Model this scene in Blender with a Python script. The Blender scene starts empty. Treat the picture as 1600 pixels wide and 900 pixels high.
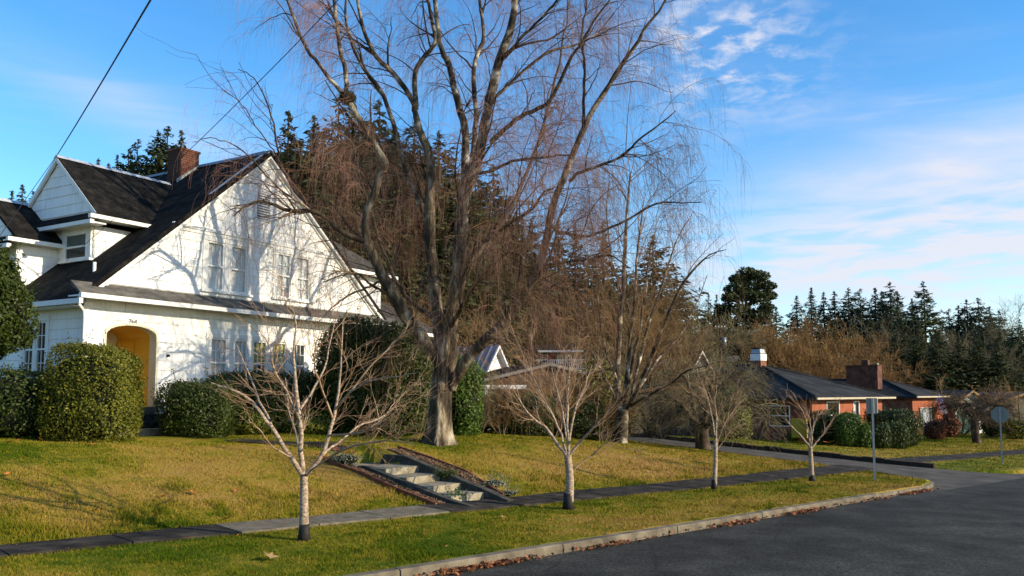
import bpy, math, random
import numpy as np
from mathutils import Vector, Matrix
random.seed(7); rng = np.random.default_rng(7)
SC = bpy.context.scene; COL = SC.collection
R_ = math.radians
# ------------------------------------------------------------------ camera, sky, sun, exposure
F = 1300.0
PITCH = math.atan(102/1300.0); SHIFT = 60.0
cd = bpy.data.cameras.new('camera'); cam = bpy.data.objects.new('camera', cd); COL.objects.link(cam)
cd.sensor_width = 36; cd.lens = 36*F/1600; cd.shift_y = SHIFT/1600; cd.clip_end = 3000; cd.clip_start = .1
cam.location = (0, 0, 0); cam.rotation_euler = (math.pi/2+PITCH, 0, 0); SC.camera = cam
SUN_AZ, SUN_EL = R_(108), R_(20)
SC.view_settings.view_transform = 'Standard'; SC.view_settings.look = 'None'; SC.view_settings.gamma = 1
SC.view_settings.exposure = 0.54
wd = bpy.data.worlds.new('World'); SC.world = wd; wd.use_nodes = True
def build_world():
    nt = wd.node_tree; N = nt.nodes; L = nt.links
    bg = N['Background']
    sky = N.new('ShaderNodeTexSky'); sky.sky_type = 'NISHITA'; sky.sun_disc = False
    sky.sun_elevation = SUN_EL; sky.sun_rotation = SUN_AZ; sky.altitude = 50; sky.air_density = 1.0; sky.dust_density = .3; sky.ozone_density = 3.0
    hs = N.new('ShaderNodeHueSaturation'); hs.inputs['Saturation'].default_value = 1.30; hs.inputs['Value'].default_value = 1.45
    L.new(sky.outputs[0], hs.inputs['Color'])
    tc = N.new('ShaderNodeTexCoord'); sp = N.new('ShaderNodeSeparateXYZ'); L.new(tc.outputs['Generated'], sp.inputs[0])
    def M(op, a, b=None, c=None):
        n = N.new('ShaderNodeMath'); n.operation = op
        for i, v in enumerate((a, b, c)):
            if v is None: continue
            if isinstance(v, (int, float)): n.inputs[i].default_value = v
            else: L.new(v, n.inputs[i])
        return n.outputs[0]
    X, Y, Z = sp.outputs
    az = M('MULTIPLY', M('ARCTAN2', X, Y), 57.2958); el = M('MULTIPLY', M('ARCSINE', Z), 57.2958)
    def blob(a0, e0, wa, we, tilt=0):
        da = M('SUBTRACT', az, a0); de = M('SUBTRACT', M('SUBTRACT', el, e0), M('MULTIPLY', da, tilt))
        q = M('ADD', M('POWER', M('DIVIDE', da, wa), 2), M('POWER', M('DIVIDE', de, we), 2))
        return M('POWER', 2.718, M('MULTIPLY', q, -1))
    def noise(sx, sy, sc, det, off=0, dist=0, rough=.55):
        cb = N.new('ShaderNodeCombineXYZ'); L.new(M('MULTIPLY', az, sx), cb.inputs[0]); L.new(M('ADD', M('MULTIPLY', el, sy), off), cb.inputs[1])
        n = N.new('ShaderNodeTexNoise'); n.inputs['Scale'].default_value = sc; n.inputs['Detail'].default_value = det
        n.inputs['Distortion'].default_value = dist; n.inputs['Roughness'].default_value = rough; L.new(cb.outputs[0], n.inputs['Vector']); return n.outputs['Fac']
    def ramp(v, lo, hi):
        r = N.new('ShaderNodeMapRange'); r.inputs['From Min'].default_value = lo; r.inputs['From Max'].default_value = hi; r.interpolation_type = 'SMOOTHSTEP'
        L.new(v, r.inputs['Value']); return r.outputs['Result']
    wisp = ramp(noise(.045, .33, 1.0, 7, 0, .6), .40, .72)
    puff = ramp(noise(.30, .75, 1.3, 8, 3, .3, .6), .42, .70)
    rip = ramp(noise(.16, .9, 1.1, 6, 9, .4), .33, .62)
    veil = ramp(noise(.03, .06, 1.0, 4, 5), .3, .75)
    m1 = M('MULTIPLY', M('MULTIPLY', blob(14.5, 22.2, 5.2, 3.6, -.1), puff), 1.0)          # puffy patch beside the birch
    m2 = M('MULTIPLY', M('MULTIPLY', blob(32, 14.2, 11.0, 2.1, .03), M('ADD', M('MULTIPLY', wisp, .8), .55)), 1.0)   # band at the right
    m3 = M('MULTIPLY', M('MULTIPLY', blob(26, 8.6, 17, 3.6, .05), M('ADD', M('MULTIPLY', rip, .8), .25)), 1.05)       # low rippled band
    m4 = M('MULTIPLY', M('MULTIPLY', blob(28, 17.9, 8, .8, .0), wisp), .45)
    m5 = M('MULTIPLY', M('MULTIPLY', blob(-24, 17.0, 9, 1.8, -.35), M('ADD', M('MULTIPLY', wisp, .5), .35)), .42)
    m6 = M('MULTIPLY', M('MULTIPLY', M('ADD', wisp, veil), .5), M('MULTIPLY', ramp(el, 80, 6), .16))
    m7 = M('MULTIPLY', M('MULTIPLY', ramp(el, 10, 1), .22), M('ADD', M('MULTIPLY', veil, .5), .5))
    far = M('MULTIPLY', M('MULTIPLY', ramp(M('ABSOLUTE', az), 45, 80), wisp), M('MULTIPLY', blob(0, 18, 999, 14), .6))
    f = M('MINIMUM', M('ADD', M('ADD', M('ADD', M('ADD', m1, m2), M('ADD', m3, m4)), M('ADD', m5, m6)), M('ADD', m7, far)), .93)
    mx = N.new('ShaderNodeMixRGB'); L.new(f, mx.inputs[0]); L.new(hs.outputs[0], mx.inputs[1]); mx.inputs[2].default_value = (4.4, 4.45, 4.9, 1)
    L.new(mx.outputs[0], bg.inputs[0]); bg.inputs[1].default_value = .13
build_world()
sd = bpy.data.lights.new('sun', 'SUN'); sd.energy = 5.0; sd.angle = R_(.5); sd.color = (1, .85, .61)
sun = bpy.data.objects.new('sun', sd); COL.objects.link(sun)
SUNV = Vector((math.sin(SUN_AZ)*math.cos(SUN_EL), math.cos(SUN_AZ)*math.cos(SUN_EL), math.sin(SUN_EL)))
sun.rotation_euler = SUNV.to_track_quat('Z', 'Y').to_euler(); sun.location = SUNV*50
# ------------------------------------------------------------------ survey helpers (turn a photo measurement into a world point)
def ray(px, py):
    u = (px-800)/F; v = (450-py+SHIFT)/F
    return np.array([u, math.cos(PITCH)-v*math.sin(PITCH), math.sin(PITCH)+v*math.cos(PITCH)])
def at(px, py, Y):
    r = ray(px, py); return r*Y/r[1]
PH = R_(46.2); ET = np.array([math.sin(PH), math.cos(PH)]); EN = np.array([-math.cos(PH), math.sin(PH)])
def plane(t): return -2.036-.025*np.minimum(np.asarray(t, float), 60)-.006*np.maximum(np.asarray(t, float)-60, 0)
def xy(t, n): return ET*t+EN*n
def tn(x, y): return x*ET[0]+y*ET[1], x*EN[0]+y*EN[1]
def sst(x, a, b):
    q = np.clip((x-a)/(b-a), 0, 1); return q*q*(3-2*q)
def bankf(t, n):
    prof = np.interp(n, [13.2, 14.2, 15.4, 17.2, 19, 21.5, 30], [0, .17, .42, .72, .90, 1.0, 1.0])
    lin = np.interp(n, [11.5, 24, 40], [0, 1, 1.15])
    H1 = np.interp(t, [-20, 12, 17, 26, 40], [1.02, 1.08, 1.08, .9, .6]); H2 = np.interp(t, [20, 33, 45], [.85, .62, .36])
    q = sst(t, 20, 30)
    return H1*prof*(1-q)+H2*lin*q
def kerb_n(t): return 8.5+.031*(np.asarray(t, float)-6)
st_t = 11.6; SO = xy(st_t-.02, 13.28); SANG = math.atan2(math.cos(R_(-50)), math.sin(R_(-50)))
def st_local(X, Y):
    dx, dy = X-SO[0], Y-SO[1]; c, s_ = math.cos(SANG), math.sin(SANG); return dx*c+dy*s_, -dx*s_+dy*c
def mouth_t(n): return np.interp(n, [8.6, 9.15, 9.3, 9.55, 9.95, 10.5, 11.2, 12, 14], [24.6, 25.2, 26.0, 26.8, 27.4, 27.9, 28.3, 28.6, 28.9])
def zg(t, n):
    t = np.asarray(t, float); n = np.asarray(n, float)
    z = plane(t)+bankf(t, n)
    d = np.maximum(n-42, 0); z = z+.10*d*sst(d, 0, 40)+.06*np.maximum(d-120, 0)
    z = z+.42*sst(-n, .3, 3.0)
    lx, ly = st_local(t*ET[0]+n*EN[0], t*ET[1]+n*EN[1]); z = z+.22*sst(lx, .25, 1.0)*(1-sst(lx, 3.6, 6.5))*np.exp(-(np.maximum(np.abs(ly+.95)-.3, 0)/1.0)**2)*sst(-ly, .3, .6)
    return z
def zxy(x, y): return float(zg(*tn(x, y)))
def on(px, py, it=40):
    """world ground point seen at a photo position"""
    r = ray(px, py); lo, hi = 5.0, 120.0
    Y = 8.0
    while Y < 160:
        p = r*Y/r[1]
        if p[2] < zxy(p[0], p[1]): break
        Y += .05
    return np.array([p[0], p[1], zxy(p[0], p[1])])
def g(px, Y):
    p = at(px, 600, Y); return np.array([p[0], p[1], zxy(p[0], p[1])])
# ------------------------------------------------------------------ materials
MATS = {}
def mat(name, cols, scale=8, rough=.8, bump=.0, bscale=None, detail=6, island=False, metallic=0, spec=.3, stretch=None, ramp=None, trans=None, bump_dist=.02):
    if name in MATS: return MATS[name]
    m = bpy.data.materials.new(name); m.use_nodes = True; nt = m.node_tree; N = nt.nodes; L = nt.links
    b = N['Principled BSDF']; b.inputs['Roughness'].default_value = rough; b.inputs['Metallic'].default_value = metallic
    b.inputs['Specular IOR Level'].default_value = spec
    tc = N.new('ShaderNodeTexCoord'); mp = N.new('ShaderNodeMapping'); L.new(tc.outputs['Object'], mp.inputs[0])
    if stretch: mp.inputs['Scale'].default_value = stretch
    no = N.new('ShaderNodeTexNoise'); no.inputs['Scale'].default_value = scale; no.inputs['Detail'].default_value = detail; no.inputs['Roughness'].default_value = .6
    L.new(mp.outputs[0], no.inputs['Vector'])
    cr = N.new('ShaderNodeValToRGB'); els = cr.color_ramp.elements
    k = len(cols); pos = ramp or ([.32+.36*i/(max(k-1, 1)) for i in range(k)] if not island else [i/max(k-1, 1) for i in range(k)])
    els[0].position = pos[0]; els[0].color = (*cols[0], 1)
    if k > 1: els[1].position = pos[1]; els[1].color = (*cols[1], 1)
    else: els[1].color = (*cols[0], 1)
    for i in range(2, k):
        e = els.new(pos[i]); e.color = (*cols[i], 1)
    if island:
        ge = N.new('ShaderNodeNewGeometry'); mm = N.new('ShaderNodeMath'); mm.operation = 'MULTIPLY_ADD'; mm.inputs[1].default_value = .5
        m2 = N.new('ShaderNodeMath'); m2.operation = 'MULTIPLY'; m2.inputs[1].default_value = .5; L.new(no.outputs['Fac'], m2.inputs[0])
        L.new(ge.outputs['Random Per Island'], mm.inputs[0]); L.new(m2.outputs[0], mm.inputs[2]); L.new(mm.outputs[0], cr.inputs[0])
    else: L.new(no.outputs['Fac'], cr.inputs[0])
    L.new(cr.outputs[0], b.inputs['Base Color'])
    if bump:
        n2 = N.new('ShaderNodeTexNoise'); n2.inputs['Scale'].default_value = bscale or scale*4; n2.inputs['Detail'].default_value = 8; L.new(mp.outputs[0], n2.inputs['Vector'])
        bp = N.new('ShaderNodeBump'); bp.inputs['Strength'].default_value = bump; bp.inputs['Distance'].default_value = bump_dist; L.new(n2.outputs['Fac'], bp.inputs['Height']); L.new(bp.outputs[0], b.inputs['Normal'])
    if trans:
        tr = N.new('ShaderNodeBsdfTranslucent'); ad = N.new('ShaderNodeMixShader'); ad.inputs[0].default_value = trans
        L.new(cr.outputs[0], tr.inputs[0]); L.new(b.outputs[0], ad.inputs[1]); L.new(tr.outputs[0], ad.inputs[2]); L.new(ad.outputs[0], N['Material Output'].inputs[0])
    MATS[name] = m; return m
def glass(name, tint=(.02, .025, .03)):
    return mat(name, [tint, tuple(c*1.6 for c in tint)], 2, rough=.04, spec=.9)
white = mat('white_paint', [(.66, .66, .64), (.76, .76, .74), (.80, .80, .78)], 3, .55, .1, 60)
trimw = mat('white_trim', [(.68, .68, .65), (.78, .78, .76)], 4, .45)
sidingm = mat('white_shingle_siding', [(.70, .70, .68), (.80, .80, .78), (.84, .84, .82)], 1.2, .7, .25, 90, stretch=(3, 3, .6), bump_dist=.004)
backm = mat('siding_backing', [(.42, .42, .40), (.5, .5, .48)], 5, .9)
roofm = mat('dark_asphalt_shingle', [(.005, .0048, .0045), (.013, .012, .011), (.028, .026, .023)], 3.0, .98, .7, 30, stretch=(1, 1, 1), spec=.08)
yellow = mat('ochre_yellow_paint', [(.62, .33, .02), (.70, .40, .03)], 2, .6)
cream = mat('cream_paint', [(.62, .57, .42), (.70, .66, .50)], 3, .5)
concrete = mat('old_concrete', [(.085, .070, .047), (.14, .118, .08), (.19, .163, .115)], 5, .95, .5, 60)
concrete_l = mat('pale_concrete', [(.15, .125, .085), (.25, .215, .15), (.33, .29, .21)], 5, .95, .5, 60)
concrete_d = mat('dark_concrete', [(.022, .021, .016), (.045, .042, .034), (.085, .08, .062)], 6, .95, .6, 50)
def asphalt_mat():
    m = mat('road_asphalt', [(.020, .0195, .0175), (.034, .033, .029), (.052, .050, .043)], .9, .97, .8, 120, bump_dist=.01, spec=.10)
    nt = m.node_tree; N = nt.nodes; L = nt.links; b = N['Principled BSDF']
    src = b.inputs['Base Color'].links[0].from_socket
    tc = [n for n in N if n.type == 'TEX_COORD'][0]
    v = N.new('ShaderNodeTexVoronoi'); v.inputs['Scale'].default_value = 45; L.new(tc.outputs['Object'], v.inputs['Vector'])
    sepc = N.new('ShaderNodeSeparateColor'); L.new(v.outputs['Color'], sepc.inputs[0])
    r = N.new('ShaderNodeMapRange'); r.inputs['From Min'].default_value = .0; r.inputs['From Max'].default_value = 1; r.inputs['To Min'].default_value = .45; r.inputs['To Max'].default_value = 1.7; L.new(sepc.outputs[0], r.inputs['Value'])
    mx = N.new('ShaderNodeMixRGB'); mx.blend_type = 'MULTIPLY'; mx.inputs[0].default_value = 1; L.new(src, mx.inputs[1]); L.new(r.outputs[0], mx.inputs[2]); L.new(mx.outputs[0], b.inputs['Base Color'])
    return m
asphalt = asphalt_mat()
def road_wear():
    nt = asphalt.node_tree; N = nt.nodes; L = nt.links; b = N['Principled BSDF']; src = b.inputs['Base Color'].links[0].from_socket
    tc = [n for n in N if n.type == 'TEX_COORD'][0]; wn = N.new('ShaderNodeTexNoise'); wn.inputs['Scale'].default_value = .9; wn.inputs['Detail'].default_value = 7; L.new(tc.outputs['Object'], wn.inputs['Vector'])
    ad = N.new('ShaderNodeMixRGB'); ad.inputs[0].default_value = .22; L.new(tc.outputs['Object'], ad.inputs[1]); L.new(wn.outputs['Color'], ad.inputs[2])
    vo = N.new('ShaderNodeTexVoronoi'); vo.feature = 'DISTANCE_TO_EDGE'; vo.inputs['Scale'].default_value = .42; L.new(ad.outputs[0], vo.inputs['Vector'])
    mr = N.new('ShaderNodeMapRange'); mr.inputs['From Max'].default_value = .010; mr.inputs['To Min'].default_value = .68; L.new(vo.outputs['Distance'], mr.inputs['Value'])
    big = N.new('ShaderNodeTexNoise'); big.inputs['Scale'].default_value = .28; big.inputs['Detail'].default_value = 5; L.new(tc.outputs['Object'], big.inputs['Vector'])
    m2 = N.new('ShaderNodeMapRange'); m2.inputs['From Min'].default_value = .3; m2.inputs['From Max'].default_value = .7; m2.inputs['To Min'].default_value = .8; m2.inputs['To Max'].default_value = 1.35; L.new(big.outputs['Fac'], m2.inputs['Value'])
    mu = N.new('ShaderNodeMath'); mu.operation = 'MULTIPLY'; L.new(mr.outputs[0], mu.inputs[0]); L.new(m2.outputs[0], mu.inputs[1])
    mx = N.new('ShaderNodeMixRGB'); mx.blend_type = 'MULTIPLY'; mx.inputs[0].default_value = 1; L.new(src, mx.inputs[1]); L.new(mu.outputs[0], mx.inputs[2]); L.new(mx.outputs[0], b.inputs['Base Color'])
road_wear()
asph_walk = mat('walk_asphalt', [(.016, .014, .012), (.034, .029, .024), (.075, .064, .05)], 2.5, .97, .8, 60, spec=.1)
bark_old = mat('furrowed_birch_bark', [(.022, .016, .010), (.070, .052, .033), (.19, .15, .10), (.42, .37, .28)], 3.5, .95, 1.0, 14, stretch=(1, 1, .35), ramp=[.36, .48, .58, .72], bump_dist=.06)
bark_white = mat('white_birch_bark', [(.022, .016, .010), (.075, .055, .035), (.26, .21, .15), (.60, .56, .47)], 2.6, .85, 1.0, 18, ramp=[.42, .52, .60, .70], bump_dist=.02)
bark_dark = mat('dark_branch_bark', [(.014, .010, .006), (.045, .030, .018), (.10, .072, .045)], 2.5, .9, .5, 20)
twig_red = mat('reddish_birch_twig', [(.16, .075, .05), (.27, .14, .10), (.38, .23, .16)], 1.2, .85)
twig_brown = mat('brown_twig', [(.09, .052, .025), (.18, .105, .045), (.27, .17, .08)], .8, .9)
twig_grey = mat('grey_lichen_twig', [(.07, .055, .03), (.14, .115, .06), (.22, .19, .11)], 1.4, .9)
twig_orange = mat('orange_brown_twig', [(.10, .055, .02), (.185, .10, .035), (.24, .155, .055)], .25, .9)
bark_sap = mat('pale_sapling_bark', [(.12, .075, .05), (.28, .20, .14), (.46, .37, .27)], 16, .75, .5, 60, stretch=(1, 1, 2), ramp=[.34, .48, .64])
twig_sap = mat('pinkish_sapling_twig', [(.17, .092, .05), (.31, .19, .11), (.43, .31, .20)], 3, .75)
needle = mat('conifer_needles', [(.014, .022, .007), (.038, .050, .013), (.082, .085, .020)], .35, .8, island=True, trans=.15)
needle_y = mat('olive_conifer_needles', [(.030, .040, .010), (.070, .075, .018), (.12, .10, .025)], .35, .8, island=True, trans=.15)
needle_b = mat('far_conifer_needles', [(.016, .027, .018), (.034, .050, .026), (.058, .076, .032)], .25, .85, island=True, trans=.1)
leaf_dark = mat('dark_evergreen_leaf', [(.012, .024, .004), (.034, .052, .007), (.080, .095, .012)], 1.5, .5, island=True, spec=.25, trans=.15)
leaf_hedge = mat('clipped_hedge_leaf', [(.020, .030, .004), (.095, .105, .011), (.30, .27, .03)], 2.2, .55, island=True, spec=.2, trans=.25)
leaf_yel = mat('yellow_green_leaf', [(.08, .09, .01), (.16, .17, .02), (.26, .25, .03)], 2.2, .5, island=True, trans=.2)
leaf_bright = mat('bright_green_leaf', [(.025, .055, .006), (.06, .11, .012), (.12, .18, .02)], 2.2, .5, island=True, trans=.2)
leaf_red = mat('brown_red_leaf', [(.08, .025, .015), (.16, .055, .03), (.22, .09, .04)], 2.2, .8, island=True)
core_m = mat('dark_shrub_core', [(.006, .008, .003), (.014, .016, .006)], 4, 1)
litter = mat('fallen_leaf_brown', [(.10, .035, .012), (.24, .085, .03), (.36, .17, .07)], 3, .8, island=True)
orange_leaf = mat('orange_fallen_leaf', [(.40, .10, .02), (.55, .20, .05)], 3, .7, island=True)
metal_grey = mat('galvanised_metal', [(.22, .23, .24), (.32, .33, .34)], 8, .45, metallic=.7)
sign_back = mat('bare_aluminium_sign_back', [(.17, .175, .165), (.23, .235, .22)], 3, .5, metallic=.3)
black_pl = mat('black_trunk_guard', [(.008, .007, .006), (.02, .017, .014)], 9, .7)
cable_m = mat('black_cable', [(.010, .010, .012), (.02, .02, .022)], 30, .6)
brickm = mat('old_red_brick', [(.09, .035, .022), (.19, .075, .045), (.28, .13, .08)], 2.2, .9, .4, 50)
brick_sp = mat('shade_dark_brick', [(.05, .025, .018), (.11, .05, .03)], 3, .9, .4, 50)
mortar = mat('mortar', [(.14, .11, .085), (.22, .19, .15)], 8, 1)
stucco_o = mat('sunlit_brick_red', [(.22, .062, .028), (.34, .105, .05)], 2.0, .9, .4, 30)  # brighter brick for the sun-facing street walls, sunlight put into the colour
slate = mat('slate_grey_roof', [(.014, .0145, .015), (.026, .027, .028), (.042, .043, .042)], .8, .97, .5, 12, spec=.1)
tan_leaf = mat('tan', [(.25, .16, .07), (.35, .22, .1)], 3, .9)
glass_d = glass('dark_window_glass'); glass_s = glass('sky_window_glass', (.10, .12, .14))
def glazed():
    m = bpy.data.materials.new('clear_window_glass'); m.use_nodes = True; N = m.node_tree.nodes; L = m.node_tree.links
    tr = N.new('ShaderNodeBsdfTransparent'); gl = N.new('ShaderNodeBsdfGlossy'); gl.inputs['Roughness'].default_value = .02
    lw = N.new('ShaderNodeLayerWeight'); lw.inputs[0].default_value = .5; pw_ = N.new('ShaderNodeMath'); pw_.operation = 'POWER'; pw_.inputs[1].default_value = 4; L.new(lw.outputs['Facing'], pw_.inputs[0])
    fr = N.new('ShaderNodeMath'); fr.operation = 'MULTIPLY_ADD'; fr.inputs[1].default_value = .9; fr.inputs[2].default_value = .06; L.new(pw_.outputs[0], fr.inputs[0]); mx = N.new('ShaderNodeMixShader')
    L.new(fr.outputs[0], mx.inputs[0]); L.new(tr.outputs[0], mx.inputs[1]); L.new(gl.outputs[0], mx.inputs[2]); L.new(mx.outputs[0], N['Material Output'].inputs[0]); return m
glass_c = glazed()
curtain_w = mat('white_net_curtain', [(.50, .52, .52), (.62, .63, .62)], 1, .9, stretch=(20, 1, .2))
curtain_y = mat('yellow_green_curtain', [(.30, .30, .10), (.45, .42, .17)], 1, .9, stretch=(20, 1, .2))
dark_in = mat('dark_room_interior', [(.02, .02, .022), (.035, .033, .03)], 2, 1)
brown_wall = mat('brown_board_wall', [(.045, .024, .014), (.085, .045, .025)], 4, .9)
teal = mat('teal_garage_paint', [(.015, .09, .08), (.02, .12, .10)], 2, .6)
palegreen = mat('pale_sage_siding', [(.40, .42, .34), (.5, .52, .42)], 3, .7)
ribm = mat('blue_grey_metal_roof', [(.20, .22, .27), (.28, .30, .35)], 1, .4, metallic=.3)
# ------------------------------------------------------------------ mesh helpers
def np_mesh(name, V, Fa, mats, smooth=False):
    me = bpy.data.meshes.new(name); V = np.asarray(V, np.float32); Fa = np.asarray(Fa, np.int32)
    me.vertices.add(len(V)); me.vertices.foreach_set('co', V.ravel())
    k = Fa.shape[1]; me.loops.add(Fa.size); me.loops.foreach_set('vertex_index', Fa.ravel())
    me.polygons.add(len(Fa)); me.polygons.foreach_set('loop_start', np.arange(0, Fa.size, k, dtype=np.int32))
    if smooth: me.polygons.foreach_set('use_smooth', np.ones(len(Fa), bool))
    me.update(calc_edges=True); me.materials.append(mats); return me
def link(name, data, parent=None, label=None, kind=None):
    o = bpy.data.objects.new(name, data); COL.objects.link(o)
    if parent is not None: o.parent = parent
    if label: o['label'] = label
    if kind: o['kind'] = kind
    return o
def thing(name, label, cat, loc=(0, 0, 0), rz=0, group=None):
    o = bpy.data.objects.new(name, None); COL.objects.link(o); o.location = loc; o.rotation_euler = (0, 0, rz); o.empty_display_size = .3
    return tag(o, label, cat, group)
def tag(o, label, cat, group=None):
    o['label'] = label; o['category'] = cat
    if group: o['group'] = group
    return o
def copy_tree(o, parent=None):
    c = o.copy(); COL.objects.link(c)
    if parent is not None: c.parent = parent
    for ch in list(KIDS.get(o.name, [])) or [q for q in o.children]: copy_tree(ch, c)
    return c
KIDS = {}
class MB:
    def __init__(s): s.v = []; s.f = []
    def add(s, vs, fs):
        b = len(s.v); s.v += [tuple(map(float, q)) for q in vs]; s.f += [tuple(b+i for i in q) for q in fs]; return s
    def box(s, x0, x1, y0, y1, z0, z1):
        return s.add([(x0, y0, z0), (x1, y0, z0), (x1, y1, z0), (x0, y1, z0), (x0, y0, z1), (x1, y0, z1), (x1, y1, z1), (x0, y1, z1)],
                     [(0, 3, 2, 1), (4, 5, 6, 7), (0, 1, 5, 4), (1, 2, 6, 5), (2, 3, 7, 6), (3, 0, 4, 7)])
    def prism(s, a, b):
        """two parallel polygons (same count) joined to a solid"""
        n = len(a); return s.add(list(a)+list(b), [tuple(range(n))[::-1], tuple(range(n, 2*n))]+[(i, (i+1) % n, n+(i+1) % n, n+i) for i in range(n)])
    def slab(s, quad, th):
        """thick sheet: quad points, thickness along the normal (downwards)"""
        q = [Vector(p) for p in quad]; nn = (q[1]-q[0]).cross(q[2]-q[1]).normalized()
        if nn.z < 0: nn = -nn
        return s.prism([tuple(p) for p in q], [tuple(p-nn*th) for p in q])
    def tube(s, pts, r, n=8, cap=True):
        P = np.array([pts], float); rr = np.array([r if hasattr(r, '__len__') else [r]*len(pts)], float)
        V, Fa = tubes(P, rr, n); b = len(s.v); s.add(V, [tuple(f) for f in Fa])
        if cap: s.f += [tuple(b+i for i in range(n)), tuple(b+(len(pts)-1)*n+i for i in range(n))[::-1]]
        return s
    def build(s, name, m, parent=None, label=None, smooth=False, kind=None):
        me = bpy.data.meshes.new(name); me.from_pydata(s.v, [], s.f); me.materials.append(m)
        import bmesh
        bm = bmesh.new(); bm.from_mesh(me); bmesh.ops.recalc_face_normals(bm, faces=bm.faces); bm.to_mesh(me); bm.free()
        if smooth: me.polygons.foreach_set('use_smooth', [True]*len(me.polygons))
        return link(name, me, parent, label, kind)
def tubes(P, R, sides=3):
    P = np.asarray(P, float); R = np.asarray(R, float); N_, K, _ = P.shape
    T = np.gradient(P, axis=1); T /= np.linalg.norm(T, axis=2, keepdims=True)+1e-9
    m = T.mean(1, keepdims=True); ref = np.where(np.abs(m[..., 2:3]) > .8, np.array([1., .2, 0]), np.array([0, 0, 1.]))
    n1 = np.cross(T, ref); n1 /= np.linalg.norm(n1, axis=2, keepdims=True)+1e-9; n2 = np.cross(T, n1)
    a = np.arange(sides)*2*np.pi/sides
    V = P[:, :, None]+R[:, :, None, None]*(np.cos(a)[None, None, :, None]*n1[:, :, None]+np.sin(a)[None, None, :, None]*n2[:, :, None])
    i = np.arange(N_)[:, None, None]*K*sides; k = np.arange(K-1)[None, :, None]*sides; s = np.arange(sides)[None, None]; s2 = (s+1) % sides
    Fa = np.stack([i+k+s, i+k+s2, i+k+sides+s2, i+k+sides+s], -1).reshape(-1, 4)
    return V.reshape(-1, 3), Fa
def merge(parts):
    vs, fs, b = [], [], 0
    for V, Fa in parts: vs.append(V); fs.append(Fa+b); b += len(V)
    return np.concatenate(vs), np.concatenate(fs)
def nrm(v): return v/(np.linalg.norm(v, axis=-1, keepdims=True)+1e-9)
def curve(pts, K, wig=0.0):
    p = np.array(pts, float); n = len(p); q = np.vstack([2*p[0]-p[1], p, 2*p[-1]-p[-2]]); out = []
    for s in np.linspace(0, n-1-1e-6, K):
        i = int(s); f = s-i; a, b, c, d = q[i:i+4]
        out.append(.5*((2*b)+(-a+c)*f+(2*a-5*b+4*c-d)*f*f+(-a+3*b-3*c+d)*f**3))
    out = np.array(out)
    if wig: out[1:-1] += rng.normal(0, wig, (K-2, 3))
    return out
def spawn(P, R, n, L, ang, K, up=0., noise=.15, droop=0., tlo=.2, thi=1., rs=.6, rmin=.002, rmax=9, taper=.25, by_len=True, out_bias=None):
    N_, K0, _ = P.shape
    ln = np.linalg.norm(np.diff(P, axis=1), axis=2).sum(1); w = ln/ln.sum() if by_len else None
    idx = rng.choice(N_, n, p=w); t = rng.uniform(tlo, thi, n)*(K0-1); i = np.minimum(t.astype(int), K0-2); f = (t-i)[:, None]
    p = P[idx, i]*(1-f)+P[idx, i+1]*f; T = nrm(P[idx, i+1]-P[idx, i]); pr = R[idx, i]*(1-f[:, 0])+R[idx, i+1]*f[:, 0]
    v = rng.normal(size=(n, 3))
    if out_bias is not None: v += nrm((p-out_bias)*np.array([1, 1, 0]))*1.2
    v -= (v*T).sum(1, keepdims=True)*T; v = nrm(v)
    a = np.radians(rng.uniform(ang[0], ang[1], n))[:, None]; d = np.cos(a)*T+np.sin(a)*v; d[:, 2] += up; d = nrm(d)
    ll = rng.uniform(L[0], L[1], n); st = (ll/(K-1))[:, None]; Q = [p]
    for k in range(K-1):
        d = d+rng.normal(0, noise, (n, 3)); d[:, 2] -= droop*(1+.5*k); d = nrm(d); p = p+d*st; Q.append(p)
    r0 = np.clip(pr*rs, rmin, rmax)[:, None]; rr = r0*np.linspace(1, taper, K)[None]
    return np.stack(Q, 1), np.maximum(rr, rmin*.6)
def limb_set(paths, K=22):
    P = np.array([curve(p, K, w) for p, _, w in paths]); R = np.array([np.interp(np.linspace(0, 1, K), np.linspace(0, 1, len(r)), r) for _, r, _ in paths])
    return P, R
def tube_obj(name, P, R, sides, m, parent, base, smooth=True, kind=None, label=None):
    V, Fa = tubes(P, R, sides); return link(name, np_mesh(name, V-np.asarray(base), Fa, m, smooth), parent, label, kind)
def rhombs(C, Nn, size, asp=.5, fold=0):
    """leaf-like kites: centres, normals, lengths"""
    n = len(C); v = rng.normal(size=(n, 3)); T = nrm(v-(v*Nn).sum(1, keepdims=True)*Nn); B = np.cross(Nn, T)
    s = (size if hasattr(size, '__len__') else np.full(n, size))[:, None]
    V = np.stack([C-T*s*.5, C+B*s*asp*.5-T*s*.05, C+T*s*.5, C-B*s*asp*.5-T*s*.05], 1).reshape(-1, 3)
    return V, np.arange(4*n).reshape(-1, 4)
def lumps(D, seed, amp, k=9, sharp=3.0):
    r = np.random.default_rng(seed); c = nrm(r.normal(size=(k*4, 3))); h = r.uniform(-1, 1, k*4)
    w = np.exp(-sharp*3*(1-D@c.T)); return 1+amp*(w*h).sum(1)/(w.sum(1)+.15)
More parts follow.
